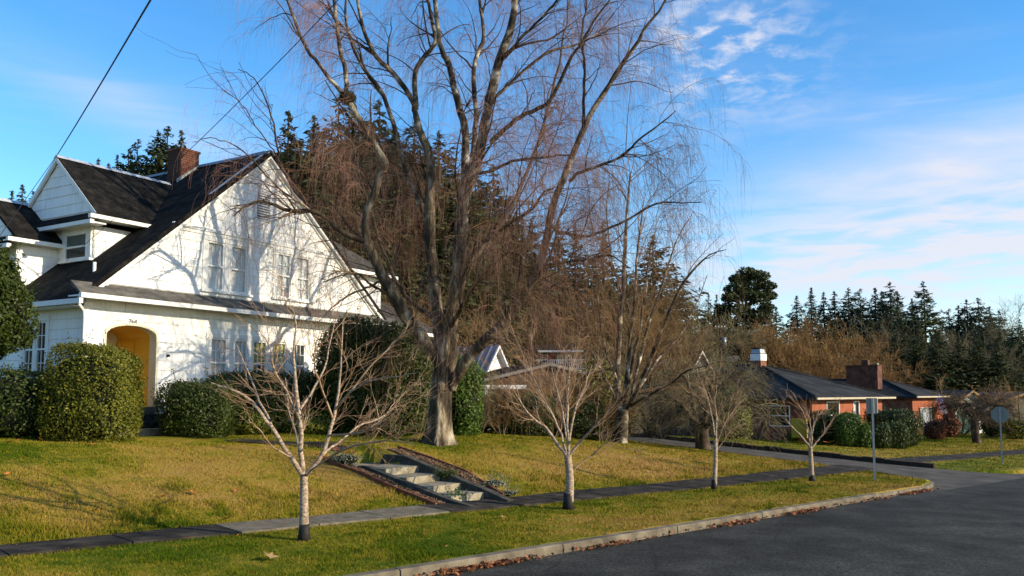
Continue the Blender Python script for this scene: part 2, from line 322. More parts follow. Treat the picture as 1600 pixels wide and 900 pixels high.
def shrub(name, label, cat, base, rad, nleaf, m, leaf=.06, boxy=0.0, amp=.18, seed=1, group=None, zlift=0, stem=False, loose=.10, rz=0):
    """leafy shrub: solid dark core + many leaves through the outer shell"""
    base = np.asarray(base, float); rx, ry, rh = rad; th = thing(name, label, cat, tuple(base), rz, group)
    r = np.random.default_rng(seed)
    def surf(D, q):
        p = 2+boxy*6; k = (np.abs(D)**p).sum(1)**(-1/p) if boxy else np.ones(len(D))
        return D*(k*lumps(D, seed, amp)*(lumps(D, seed+5, amp*.9, 24, 9)**.5)*q)[:, None]
    D = nrm(r.normal(size=(nleaf, 3))); f9 = lumps(D, seed+77, 1.6, 40, 14); q = f9**.5*.12+.89-np.abs(r.normal(0, loose, nleaf))+r.uniform(0, .07, nleaf)
    S = surf(D, q)*np.array([rx, ry, rh/2])+np.array([0, 0, rh/2+zlift]); S[:, 2] = np.maximum(S[:, 2], r.uniform(0, .1, nleaf)*.5+zlift*.6)
    kp = (lumps(D, seed+31, 1.5, 60, 22) > np.quantile(lumps(D, seed+31, 1.5, 60, 22), .13)) | (r.random(nleaf) < .3)
    D, S = D[kp], S[kp]; Nn = nrm(D+r.normal(0, .6, D.shape)); V, Fa = rhombs(S, Nn, leaf*r.uniform(.5, 1.45, len(D)), .55)
    link('foliage', np_mesh('foliage', V, Fa, m), th, kind='stuff')
    import bmesh
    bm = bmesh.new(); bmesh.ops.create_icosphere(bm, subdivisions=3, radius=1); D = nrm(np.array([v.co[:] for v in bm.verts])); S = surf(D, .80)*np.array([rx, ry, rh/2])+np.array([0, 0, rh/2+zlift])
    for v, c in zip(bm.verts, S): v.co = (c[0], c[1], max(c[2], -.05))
    me = bpy.data.meshes.new('inner_core'); bm.to_mesh(me); bm.free(); me.materials.append(core_m); link('inner_core', me, th)  # solid near-black core added to keep the leaf shell opaque
    # stray shoots that break the outline
    n = max(nleaf//110, 20); D = nrm(r.normal(size=(n, 3))); D[:, 2] = np.abs(D[:, 2]); S = surf(D, .97)*np.array([rx, ry, rh/2])+np.array([0, 0, rh/2+zlift])
    P = S[:, None]+np.linspace(0, 1, 4)[None, :, None]*(nrm(D+np.array([0, 0, .6])+r.normal(0, .3, D.shape))*(r.uniform(.06, .22, n)+.3*(r.random(n) > .93))[:, None])[:, None]
    V, Fa = tubes(P, np.tile([.004, .003, .003, .002], (n, 1)), 3); C = np.repeat(P[:, 1:], 3, 1).reshape(-1, 3)+r.normal(0, .03, (n*9, 3)); V2, F2 = rhombs(C, nrm(r.normal(size=C.shape)), np.full(len(C), leaf), .5)
    V, Fa = merge([(V, Fa), (V2, F2)]); link('shoots', np_mesh('shoots', V, Fa, m), th, kind='stuff')
    if stem: MB().tube([(0, 0, -.1), (.05, 0, zlift*.5), (0, .05, zlift+rh*.5)], [.10, .08, .05], 8).build('stem', bark_dark, th, smooth=True)
    return th
# ------------------------------------------------------------------ THE GROUND
def sheet(name, ts, ns, zf, m, warp=None, kind='structure'):
    T, Nn = np.meshgrid(ts, ns, indexing='ij')
    if warp: Nn = warp(T, Nn)
    XY = T[..., None]*ET+Nn[..., None]*EN; Z = zf(T, Nn); V = np.dstack([XY, Z]).reshape(-1, 3)
    a, b = len(ts), len(ns); i = np.arange(a-1)[:, None]*b+np.arange(b-1)[None]; Fa = np.stack([i, i+b, i+b+1, i+1], -1).reshape(-1, 4)
    return link(name, np_mesh(name, V, Fa, m, True), None, kind=kind)
def lawn_mat():
    m = bpy.data.materials.new('lawn_turf'); m.use_nodes = True; nt = m.node_tree; N = nt.nodes; L = nt.links; b = N['Principled BSDF']
    b.inputs['Roughness'].default_value = .95; b.inputs['Specular IOR Level'].default_value = .1
    tc = N.new('ShaderNodeTexCoord')
    def no(s, d=6, dist=0.0):
        n = N.new('ShaderNodeTexNoise'); n.inputs['Scale'].default_value = s; n.inputs['Detail'].default_value = d; n.inputs['Distortion'].default_value = dist; n.inputs['Roughness'].default_value = .62; L.new(tc.outputs['Object'], n.inputs['Vector']); return n.outputs['Fac']
    at_ = N.new('ShaderNodeAttribute'); at_.attribute_name = 'dry'
    mm = N.new('ShaderNodeMath'); mm.operation = 'ADD'; L.new(at_.outputs['Fac'], mm.inputs[0])
    m2 = N.new('ShaderNodeMath'); m2.operation = 'MULTIPLY_ADD'; m2.inputs[1].default_value = 1.5; m2.inputs[2].default_value = -.75; L.new(no(.45, 8, .6), m2.inputs[0]); L.new(m2.outputs[0], mm.inputs[1])
    m3 = N.new('ShaderNodeMath'); m3.operation = 'MULTIPLY_ADD'; m3.inputs[1].default_value = .9; L.new(no(5, 6), m3.inputs[0]); m3.inputs[2].default_value = -.45
    m4 = N.new('ShaderNodeMath'); m4.operation = 'ADD'; L.new(mm.outputs[0], m4.inputs[0]); L.new(m3.outputs[0], m4.inputs[1])
    cr = N.new('ShaderNodeValToRGB'); e = cr.color_ramp.elements; e[0].position = .08; e[0].color = GC[0]; e[1].position = .95; e[1].color = GC[3]
    for p_, c in ((.36, GC[1]), (.62, GC[2])):
        q = e.new(p_); q.color = c
    L.new(m4.outputs[0], cr.inputs[0])
    v = N.new('ShaderNodeMapRange'); v.inputs['To Min'].default_value = .55; v.inputs['To Max'].default_value = 1.35; L.new(no(32, 4), v.inputs['Value'])
    mx = N.new('ShaderNodeMixRGB'); mx.blend_type = 'MULTIPLY'; mx.inputs[0].default_value = 1; L.new(cr.outputs[0], mx.inputs[1]); L.new(v.outputs[0], mx.inputs[2]); L.new(mx.outputs[0], b.inputs['Base Color'])
    bp = N.new('ShaderNodeBump'); bp.inputs['Strength'].default_value = .8; bp.inputs['Distance'].default_value = .05; L.new(no(14, 8), bp.inputs['Height']); L.new(bp.outputs[0], b.inputs['Normal'])
    return m
GC = [(.055, .090, .002, 1), (.175, .162, .010, 1), (.300, .205, .034, 1), (.34, .205, .062, 1)]
def dryness(t, n):
    """how straw-coloured the turf is: green towards the house and beyond the side street, straw on the bank"""
    d = .40+.24*np.exp(-((n-15.6)/2.2)**2)-.10*sst(n, 18, 23)-.07*sst(t, 29, 33)+.08*np.exp(-((n-9.6)/.8)**2)*sst(t, 8, 14)-.10*np.exp(-((n-11.6)/1.0)**2)
    for tt, nn, r, a in ((4.5, 18.2, 2.2, -.25), (8.5, 17.8, 2.4, .18), (12, 9.6, 1.2, .22), (7.5, 9.6, .9, -.30), (3.0, 13.8, .9, -.5), (20, 16.5, 2.5, .22), (24.5, 9.9, 2.4, .2), (16, 20, 3, -.1), (5.5, 11, 2, -.22)):
        d = d+a*np.exp(-((t-tt)**2+(n-nn)**2)/r**2)
    return d
turf = lawn_mat()
def st_z(x, y):
    c, s_ = math.cos(SANG), math.sin(SANG); return zg(*tn(SO[0]+x*c-y*s_, SO[1]+x*s_+y*c))
def zlawn(T, Nn):
    z = zg(T, Nn); r = np.sin(T*1.7+np.sin(Nn*1.3)*2)*.012+np.sin(Nn*2.3+T*.9)*.012
    road = (Nn < kerb_n(T)+.02) & (Nn > .3) | ((T > 29) & (T < 33.6) & (Nn < 13))
    z = z+r*sst(Nn, 13.3, 14.2)
    # the turf stops under the kerb: the bed of the roads lies lower
    z = np.where((Nn < kerb_n(T)+.03) & (Nn > -.15), plane(T)-.30, z)
    X = T*ET[0]+Nn*EN[0]; Y = T*ET[1]+Nn*EN[1]; lx, ly = st_local(X, Y); z = np.where((lx > -.1) & (lx < 3.9) & (np.abs(ly) < .52), z-.5, z)
    fl_ = np.exp(-np.maximum(Nn-8.6, 0)/1.1); z = np.where((Nn > 8) & (Nn < 12.4) & (T > mouth_t(Nn)+.03) & (T < 32.3+6.0*fl_), z-.35, z); z = np.where((T > 25.2) & (Nn < 9.3) & (Nn > .2), plane(T)-.4, z)
    near = ((Nn > 12.2) & (Nn < 13.35) & (T < 29))
    return np.where(near, z-.02, z)
ts = np.unique(np.concatenate([np.linspace(-700, -20, 25), np.linspace(-20, -3, 35), np.arange(-3, 36, .2), np.linspace(36, 80, 70), np.linspace(80, 900, 45)]))
ns = np.unique(np.concatenate([np.linspace(-400, -5, 12), np.linspace(-5, -.2, 14), [-.1, .2, 4, 8]])) 
ns = np.unique(np.concatenate([ns, [8.3], 8.3+np.array([.0, .22, .25]), np.arange(8.75, 27, .2), np.linspace(27, 60, 50), np.linspace(60, 800, 40)]))
warp = lambda T, Nn: np.where((Nn > 8) & (Nn < 11), Nn+(kerb_n(T)-8.5)*np.clip((11-Nn)/2.4, 0, 1)*1.0, Nn)
lawn = sheet('ground', ts, ns, zlawn, turf, warp)
def add_dry(o):
    me = o.data; co = np.empty(len(me.vertices)*3, np.float32); me.vertices.foreach_get('co', co); co = co.reshape(-1, 3); t, n = tn(co[:, 0], co[:, 1])
    a = me.attributes.new('dry', 'FLOAT', 'POINT'); a.data.foreach_set('value', dryness(t, n).astype(np.float32))
add_dry(lawn)
# ---- road, side street
tr = np.unique(np.concatenate([np.linspace(-60, -4, 20), np.arange(-4, 60, .5), np.linspace(60, 260, 60)]))
road = sheet('road', tr, np.linspace(0, 1, 14), lambda T, Nn: plane(T)-.13+.05*np.sin(np.clip((Nn-.3)/(kerb_n(T)-.3), 0, 1)*np.pi), asphalt,
             lambda T, U: .25+U*(np.where(T > 27, 9.5, kerb_n(T)+.02)-.25))
def side_edges(n):   # the mouth flares where it meets the road
    fl = np.exp(-np.maximum(n-8.6, 0)/1.1); return mouth_t(n), 32.3+6.0*fl
ss_n = np.concatenate([np.linspace(8.75, 14, 34), np.linspace(14.3, 60, 90)])
def side_street():
    V = []; K = 9
    for n in ss_n:
        a, b = side_edges(n)
        for k in range(K):
            t = a+(b-a)*k/(K-1); p = xy(t, n); low = -.145*(1-sst(n, 9.2, 11.8)); V.append((p[0], p[1], float(zg(t, n))+.030+low))
    i = np.arange(len(ss_n)-1)[:, None]*K+np.arange(K-1)[None]
    Fa = np.stack([i, i+1, i+K+1, i+K], -1).reshape(-1, 4)
    return link('side_street', np_mesh('side_street', V, Fa, mat('worn_side_street', [(.036, .031, .025), (.062, .054, .044), (.10, .09, .072)], 1.2, .98, .6, 60), True), None, kind='structure')
side_street()
edge = MB()  # low raised strip, coloured dark to stand for the kerb's shadow band
for a_, b_ in zip(np.linspace(11.6, 44, 40)[:-1], np.linspace(11.6, 44, 40)[1:]):
    q = []
    for n_ in (a_, b_-.02):
        te = 32.3+6.0*math.exp(-(n_-8.6)/1.1)
        for w_ in (-.05, .16): p_ = xy(te+w_, n_); q.append((p_[0], p_[1], float(zg(te, n_))))
    hgt = .20+.02*math.sin(a_*3); edge.prism([(x, y, z-.1) for x, y, z in (q[0], q[1], q[3], q[2])], [(x, y, z+hgt) for x, y, z in (q[0], q[1], q[3], q[2])])
edge.build('side_street_edge', mat('shadow_dark_edge', [(.02, .014, .009), (.05, .035, .022)], 6, 1, .8, 40), None, kind='structure')
# ---- kerb: cast stones end to end, round corner at the side street
kerb = thing('kerb', 'kerb', 'kerb'); del kerb['category']; del kerb['label']; kerb['kind'] = 'structure'
def kerb_line():
    pts = [xy(t, kerb_n(t)) for t in np.arange(-9, 25.2, .5)]
    p0 = pts[-1]; 
    for q in ((26.0, 9.30), (26.8, 9.55), (27.4, 9.95), (27.9, 10.5), (28.3, 11.2), (28.6, 12.0)): pts.append(xy(*q))
    return np.array(pts)
kp = kerb_line(); seg = np.linalg.norm(np.diff(kp, axis=0), axis=1); cum = np.concatenate([[0], np.cumsum(seg)])
def kat(s): return np.array([np.interp(s, cum, kp[:, 0]), np.interp(s, cum, kp[:, 1])])
s = 0; cuts = []
while s < cum[-1]-.4:
    L_ = 3.05 if s < 30 else random.choice((.9, 1.3, .7)); cuts.append((s, min(s+L_, cum[-1]))); s += L_
for a, b in cuts:
    n_ = 5; rows = []; dz = random.uniform(-.006, .006)+(random.uniform(-.02, .0) if a > 30 else 0); jt = random.uniform(-.008, .008)
    for s_ in np.linspace(a+.010, b-.010, n_):
        p = kat(s_); q = kat(s_+.05)-kat(s_-.05); q = q/np.linalg.norm(q); nv = np.array([-q[1], q[0]]); t_, nn_ = tn(*p); z = float(plane(t_))+dz
        rows.append([(*(p+nv*(w+jt)), z+h) for w, h in ((-.03, -.28), (-.015, -.015), (.0, .005), (.13, .008), (.15, -.30))])
    mb = MB(); m_ = 5
    vs = [v for r in rows for v in r]; fs = [(i*m_+j, i*m_+(j+1) % m_, (i+1)*m_+(j+1) % m_, (i+1)*m_+j) for i in range(n_-1) for j in range(m_)]+[tuple(range(m_))[::-1], tuple((n_-1)*m_+j for j in range(m_))]
    mb.add(vs, fs).build('kerb_stone', mat('kerb_concrete', [(.07, .058, .042), (.14, .115, .08), (.21, .175, .125)], 2.5, .95, .6, 70), kerb)
# ---- sidewalk slabs
walk = thing('sidewalk', 'x', 'x'); del walk['category']; del walk['label']; walk['kind'] = 'structure'
def slab_strip(parent, t0, t1, nf0, nf1, m, step, name='slab', lift=.035, end=False):
    t = t0
    while t < t1-.01:
        e = min(t+step, t1); mb = MB(); c = []
        tilt = [random.uniform(-.006, .006) for _ in range(4)]
        for (tt, f, k) in ((t+.012, nf0, 0), (e-.012, nf0, 1), (e-.012, nf1, 2), (t+.012, nf1, 3)):
            q = xy(tt, f(tt)); c.append((q[0], q[1], float(zg(tt, f(tt)))+lift+tilt[k]))
        mb.prism([(a, b, z-.12) for a, b, z in c], c).build(name, m, parent); t = e
nearf = lambda t: 12.3+.004*(t-6)+.05*math.sin(t*1.9)*.6; farf = lambda t: 13.22+.020*(t-6)+.05*math.sin(t*1.3+1)*.6
slab_strip(walk, -8, 6.0, nearf, farf, asph_walk, 1.55)
slab_strip(walk, 6.0, 10.2, nearf, farf, concrete, 1.4)
slab_strip(walk, 10.2, 29.6, nearf, farf, asph_walk, 1.6)
slab_strip(walk, 33.6, 75, lambda t: 13.0, lambda t: 14.3, asph_walk, 2.3)
# ------------------------------------------------------------------ THE STEPS IN THE BANK
ang = math.atan2(math.cos(R_(-50)), math.sin(R_(-50))); z0 = float(plane(st_t))
steps = thing('garden_steps', 'weathered concrete steps cut into the lawn bank with a shade-dark cheek wall', 'steps', (*SO, z0+.03), ang)
# local x = up the bank, local y = towards -t (left); width about 1.0
RUN, RISE, NST = .67, .150, 4
X0 = .12
for k in range(NST):
    MB().box(X0+k*RUN, X0+(k+1)*RUN+.02+(.25 if k == NST-1 else 0), -.5, .5, -.3+k*RISE, (k+1)*RISE-.002*k).build('step', concrete_l, steps)
MB().box(X0+NST*RUN+.28, X0+NST*RUN+1.6, -.5, .5, .1, NST*RISE-.03).build('landing', concrete_l, steps)
def cheek(y0, y1, h, m, top_end):
    zt = NST*RISE; prof = [(-.55, -.2), (-.55, .03), (.05, .09+h*.5), (X0+NST*RUN-.15, zt+h), (X0+NST*RUN+top_end, zt+h), (X0+NST*RUN+top_end+.15, zt-.05), (X0+NST*RUN+top_end, -.2)]
    MB().prism([(x, y0, z) for x, z in prof], [(x, y1, z) for x, z in prof]).build('cheek_wall', m, steps)
cheek(-.68, -.5, .20, concrete_d, .55)  # right cheek: shade of its inner face put into the dark colour
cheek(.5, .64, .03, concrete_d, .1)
# gravel beds beside the steps with dark edging boards
def bed(y0, y1, name, label, zoff):
    th = thing(name, label, 'gravel bed', (*SO, z0+.03), ang)
    xs = np.linspace(.05, 3.5, 26); vs = []; fs = []
    for i, x in enumerate(xs):
        for j, y in enumerate((y0, (y0+y1)/2, y1)):
            w = np.array([x, y]); gz = float(st_z(x, y)); vs.append((x, y, gz-z0-.03+zoff+(.02 if j == 1 else 0)))
    for i in range(len(xs)-1):
        for j in range(2): fs.append((i*3+j, (i+1)*3+j, (i+1)*3+j+1, i*3+j+1))
    MB().add(vs, fs).build('soil', mat('bed_soil', [(.06, .035, .02), (.12, .07, .035)], 8, 1, .8, 60), th)
    n = 2600; x = rng.uniform(.1, 3.4, n); y = rng.uniform(min(y0, y1)+.02, max(y0, y1)-.02, n); z = st_z(x, y)-z0-.03+zoff+.03
    V, Fa = rhombs(np.stack([x, y, z], 1), nrm(np.array([0, 0, 1.])+rng.normal(0, .6, (n, 3))), rng.uniform(.025, .06, n), .75)
    link('gravel', np_mesh('gravel', V, Fa, mat('brown_gravel_chips', [(.09, .045, .025), (.18, .105, .06), (.28, .20, .13)], 9, .9, island=True)), th, kind='stuff')
    ye = y1
    for k in range(3):
        a, b = .05+k*1.15, .05+(k+1)*1.15-.02; c = []
        for x_ in (a, b):
            gz = float(st_z(x_, ye))-z0-.03+zoff
            c.append((x_, gz))
        mb = MB(); mb.prism([(c[0][0], ye, c[0][1]-.1), (c[1][0], ye, c[1][1]-.1), (c[1][0], ye, c[1][1]+.075), (c[0][0], ye, c[0][1]+.075)],
                 [(c[0][0], ye+.05, c[0][1]-.1), (c[1][0], ye+.05, c[1][1]-.1), (c[1][0], ye+.05, c[1][1]+.075), (c[0][0], ye+.05, c[0][1]+.075)]).build('edging_board', mat('rusty_edging', [(.09, .03, .015), (.20, .07, .03)], 5, .9), th)
    return th
bed(-.70, -1.10, 'gravel_bed', 'brown gravel strip on the uphill right side of the bank steps', .01)
bed(.66, .98, 'gravel_bed', 'narrow brown gravel strip along the left side of the bank steps', .01)
def stplant(px, py, label, name, m, r, nl, leaf, h):
    p = on(px, py); shrub(name, label, 'plant', p, (r*1.5, r, h), nl, m, leaf, amp=.35, seed=int(px), loose=.25)
grey_leaf = mat('silver_leaf', [(.09, .10, .065), (.17, .18, .12), (.26, .27, .19)], 3, .8, island=True)
stplant(768, 763, 'low silvery cushion plant on the gravel beside the steps', 'cushion_plant', grey_leaf, .26, 900, .04, .16)
stplant(792, 775, 'smaller silvery plant at the lower end of the gravel bed', 'cushion_plant', grey_leaf, .16, 500, .035, .12)
stplant(697, 747, 'small green tuft in the gravel bed right of the steps', 'cushion_plant', leaf_dark, .14, 400, .04, .13)
stplant(541, 730, 'small pale flowering plant at the top left of the steps', 'flowering_plant', grey_leaf, .22, 700, .04, .30)
stplant(525, 722, 'low rust red ground plant beside the pale flowering plant', 'ground_plant', mat('rust_leaf', [(.3, .08, .02), (.42, .16, .05)], 3, .8, island=True), .22, 500, .05, .14)
stplant(712, 783, 'green weed tuft at the foot of the steps', 'weed', leaf_bright, .10, 300, .05, .12)
# path from the steps to the house door
def path_strip():
    mb = MB(); pts = [xy(st_t, 17.8), xy(st_t-.3, 19.2), np.array([-5.2, 21.2]), np.array([-7.2, 21.6])]; C = curve([(*p, 0) for p in pts], 16)
    vs = []
    for i, c in enumerate(C):
        d = C[min(i+1, 15)]-C[max(i-1, 0)]; d /= np.linalg.norm(d); n_ = np.array([-d[1], d[0], 0])
        for w in (-.45, .45): q = c+n_*w; vs.append((q[0], q[1], zxy(q[0], q[1])+.02))
    mb.add(vs, [(2*i, 2*i+2, 2*i+3, 2*i+1) for i in range(15)]).build('path', asph_walk, None, kind='structure')
path_strip()
# ------------------------------------------------------------------ THE WHITE HOUSE
TH = R_(30.7); O = at(127, 600, 21.5); HG = -1.32
HO = np.array([O[0], O[1], 0.0]); HE = np.array([math.sin(TH), math.cos(TH), 0]); HW = np.array([-math.cos(TH), math.sin(TH), 0])
def hw(u, w, z=0): return HO+HE*u+HW*w+np.array([0, 0, z])
house = thing('house', 'white shingled gable house with black roof and an arched yellow entry', 'house', (O[0], O[1], 0), math.pi/2-TH)
def clip(poly, planes):
    for (a, b, c) in planes:     # keep a*x+b*y<=c
        out = []
        for i in range(len(poly)):
            p, q = poly[i], poly[(i+1) % len(poly)]; dp = a*p[0]+b*p[1]-c; dq = a*q[0]+b*q[1]-c
            if dp <= 0: out.append(p)
            if (dp < 0 < dq) or (dq < 0 < dp): f = dp/(dp-dq); out.append((p[0]+(q[0]-p[0])*f, p[1]+(q[1]-p[1])*f))
        poly = out
        if len(poly) < 3: return []
    return poly
def cut_rects(rect, holes):
    rs = [rect]
    for h in holes:
        nx = []
        for r in rs:
            x0, x1, z0_, z1 = r; a0, a1, b0, b1 = h
            if a1 <= x0 or a0 >= x1 or b1 <= z0_ or b0 >= z1: nx.append(r); continue
            if a0 > x0: nx.append((x0, a0, z0_, z1))
            if a1 < x1: nx.append((a1, x1, z0_, z1))
            m0, m1 = max(x0, a0), min(x1, a1)
            if b0 > z0_: nx.append((m0, m1, z0_, b0))
            if b1 < z1: nx.append((m0, m1, b1, z1))
        rs = nx
    return rs
PANELS = []   # (sort key, MB)
def siding(u0, u1, z0_, z1, holes, planes, to3, key, cw=.58, ch=.262, start=0):
    """clap shingles over a wall; to3(x, z, out) -> local point"""
    row = 0; z = z0_
    while z < z1:
        zt = min(z+ch, z1); x = u0-(cw*.5 if row % 2 else 0)-.13*(row % 3)
        while x < u1:
            x1 = min(x+cw, u1); xa = max(x, u0)
            if x1-xa > .02:
                mb = MB(); tl = random.uniform(.0, .005)
                for r in cut_rects((xa+.003, x1-.003, z+.003, zt-.001), holes):
                    if r[1]-r[0] < .01 or r[3]-r[2] < .01: continue
                    pl = clip([(r[0], r[2]), (r[1], r[2]), (r[1], r[3]), (r[0], r[3])], planes)
                    if len(pl) < 3: continue
                    o = lambda zz: .024+tl-.017*(zz-z)/ch
                    mb.prism([to3(a, b, 0) for a, b in pl], [to3(a, b, o(b)) for a, b in pl])
                if mb.v: PANELS.append((key(x, z), mb))
            x += cw
        z += ch; row += 1
RS = .855; ZE = 2.66   # roof slope, height of the rake at u=0
WD = 12.1; HD = 11.0   # width of gable, depth of house
def arch_holes():
    hs = []; n = 14
    for k in range(n):
        a, b = .62+1.51*k/n, .62+1.51*(k+1)/n; m_ = ((a+b)/2-1.375)/.755; hs.append((a-.04 if k == 0 else a, b+.04 if k == n-1 else b, HG, 1.53+.27*math.sqrt(max(0, 1-m_*m_))))
    return hs
UW = [(3.78, 4.42), (4.66, 5.30), (6.56, 7.18), (7.44, 8.06)]; LW = [(3.98, 4.62), (4.86, 5.42), (5.62, 6.22), (6.46, 7.06), (7.32, 7.92)]
holes = [(3.62, 5.46, 2.98, 4.68), (6.40, 8.22, 3.02, 4.72), (3.84, 8.06, .05, 1.76), (5.68, 6.22, 5.55, 6.40)]+arch_holes()
gpl = [(-RS, 1, ZE), (RS, 1, ZE+RS*WD)]
# walls (backing)
w = MB()
def wall_face(mb, poly, y0, y1): mb.prism([(x, y0, z) for x, z in poly], [(x, y1, z) for x, z in poly])
for r in cut_rects((0, WD, HG, ZE), [(h[0]+.05, h[1]-.05, h[2]+.05, h[3]-.05) if i < 4 else h for i, h in enumerate(holes)]): w.box(r[0], r[1], 0, .16, r[2], r[3])
mid = [r for r in cut_rects((0, WD, ZE, 8.0), [(h[0]+.05, h[1]-.05, h[2]+.05, h[3]-.05) for h in holes[:2]]+[holes[3]])]
for r in mid:
    pl = clip([(r[0], r[2]), (r[1], r[2]), (r[1], r[3]), (r[0], r[3])], gpl)
    if len(pl) > 2: wall_face(w, pl, 0, .16)
w.build('front_wall', backm, house)
w = MB()
for r in cut_rects((0.16, HD, HG, ZE-.1), [(1.55, 2.75, .35, 2.0)]): w.box(0, .16, r[0], r[1], r[2], r[3])
w.box(.16, WD-.16, HD-.16, HD, HG, ZE); w.box(WD-.16, WD, .16, HD, HG, ZE-.1)
w.build('side_wall', backm, house)
MB().box(.16, WD-.16, .9, HD-.2, 2.40, 2.50).build('upper_floor', dark_in, house)
# siding panels on the front and on the left side
gp = [(-RS, 1, ZE-.10), (RS, 1, ZE+RS*WD-.10)]
siding(0, WD, HG+.35, 2.42, holes, [], lambda a, b, o: (a, -o, b), lambda x, z: x*1.0)
siding(0.05, WD-.05, 2.88, 7.8, holes, gp, lambda a, b, o: (a, -o, b), lambda x, z: x*.9+1)
siding(0.0, 5.4, HG+.35, 2.42, [(1.50, 2.80, .3, 2.05)], [], lambda a, b, o: (-o, a, b), lambda x, z: 3+x)
# dormer walls
D1u, D1a, D1b = 1.26, 1.66, 5.0; D1z = 4.72
siding(D1a, D1b, 3.3, D1z, [(1.72, 3.10, 3.72, 4.70)], [(0, -1, -(ZE+RS*D1u+.12))], lambda a, b, o: (D1u-o, a, b), lambda x, z: 4+x, .62, .2)
siding(D1u, 3.6, 3.3, D1z, [], [(RS, -1, -ZE-.12)], lambda a, b, o: (a, D1a-o, b), lambda x, z: 2+x, .62, .2)
siding(1.25, 5.4, 5.12, 6.9, [], [(-.905, 1, 5.0-.905*1.40), (.905, 1, 5.0+.905*5.30)], lambda a, b, o: (D1u-.12-o, a, b), lambda x, z: 2.5+x, .8, .30)
D2u, D2a, D2b = .08, 3.42, 6.3; D2z = 4.22
siding(D2u, 1.26, 2.6, D2z, [], [(RS, -1, -ZE-.12)], lambda a, b, o: (a, D2a-o, b), lambda x, z: 3+x, .62, .262)
siding(D2a, D2b, 1.0, D2z, [], [], lambda a, b, o: (D2u-o, a, b), lambda x, z: 5+x, .62, .262)
siding(D2a-.3, D2b+.3, 4.42, 5.6, [], [(-.78, 1, 4.30-.78*3.30), (.78, 1, 4.30+.78*6.40)], lambda a, b, o: (D2u-.12-o, a, b), lambda x, z: 5+x, .8, .30)
PANELS.sort(key=lambda q: q[0]); rest = MB()
for i, (k, mb) in enumerate(PANELS):
    if i < 298: mb.build('siding_panel', sidingm, house)
    else: rest.add(mb.v, mb.f)
rest.build('siding', sidingm, house, kind='stuff')
# dormer bodies
MB().prism([(D1u, D1a, 2.8), (D1u, D1b, 2.8), (D1u, D1b, D1z), (D1u, D1a, D1z)], [(4.6, D1a, 2.8), (4.6, D1b, 2.8), (4.6, D1b, D1z), (4.6, D1a, D1z)]).build('dormer_wall', white, house)
MB().prism([(D1u-.12, 1.36, 5.0), (D1u-.12, 5.34, 5.0), (D1u-.12, 3.35, 6.80)], [(D1u+.3, 1.36, 5.0), (D1u+.3, 5.34, 5.0), (D1u+.3, 3.35, 6.80)]).build('dormer_gable', white, house)
MB().box(D2u, 2.4, D2a, D2b, 1.0, D2z).build('dormer_wall', white, house)
MB().prism([(D2u-.12, 3.26, 4.30), (D2u-.12, 6.44, 4.30), (D2u-.12, 4.85, 5.54)], [(D2u+.3, 3.26, 4.30), (D2u+.3, 6.44, 4.30), (D2u+.3, 4.85, 5.54)]).build('dormer_gable', white, house)
# main roof: two slopes
ov = .20
def roof_z(u): return ZE+RS*u if u < 6.05 else ZE+RS*(WD-u)
ridge_u, ridge_z = WD/2, ZE+RS*WD/2-.02
MB().slab([(-.42, -ov, roof_z(-.42)+.04), (ridge_u, -ov, ridge_z), (ridge_u, HD+.3, ridge_z), (-.42, HD+.3, roof_z(-.42)+.04)], .12).build('roof', roofm, house)
MB().slab([(WD+.42, -ov, roof_z(WD+.42)+.04), (ridge_u+.003, -ov, ridge_z), (ridge_u+.003, HD+.3, ridge_z), (WD+.42, HD+.3, roof_z(WD+.42)+.04)], .12).build('roof', roofm, house)
MB().prism([(ridge_u-.16, -ov, ridge_z-.10), (ridge_u, -ov, ridge_z+.05), (ridge_u+.16, -ov, ridge_z-.10)], [(ridge_u-.16, HD+.3, ridge_z-.10), (ridge_u, HD+.3, ridge_z+.05), (ridge_u+.16, HD+.3, ridge_z-.10)]).build('ridge_cap', mat('ridge_metal', [(.10, .12, .15), (.18, .2, .23)], 4, .5), house)
# rake boards
def rake(s, y0, y1, lo, hi, name='rake_board', off=0):
    a, b = (0.0, ridge_u) if s < 0 else (WD, ridge_u)
    za, zb = ZE, ZE+RS*ridge_u
    MB().prism([(a, y0, za-lo), (b, y0, zb-lo), (b, y0, zb-hi), (a, y0, za-hi)], [(a, y1, za-lo), (b, y1, zb-lo), (b, y1, zb-hi), (a, y1, za-hi)]).build(name, trimw, house)
rake(-1, -.19, -.03, .11, .24); rake(1, -.19, -.03, .11, .24)
rake(-1, -.075, -.026, .245, .34); rake(1, -.075, -.026, .245, .34)
# belt course: the upper gable stands slightly proud
MB().box(2.55, 9.55, -.075, 0, 4.80, 4.90).build('belt_course', trimw, house)
MB().box(2.62, 9.48, -.045, 0, 4.70, 4.797).build('belt_course', trimw, house)
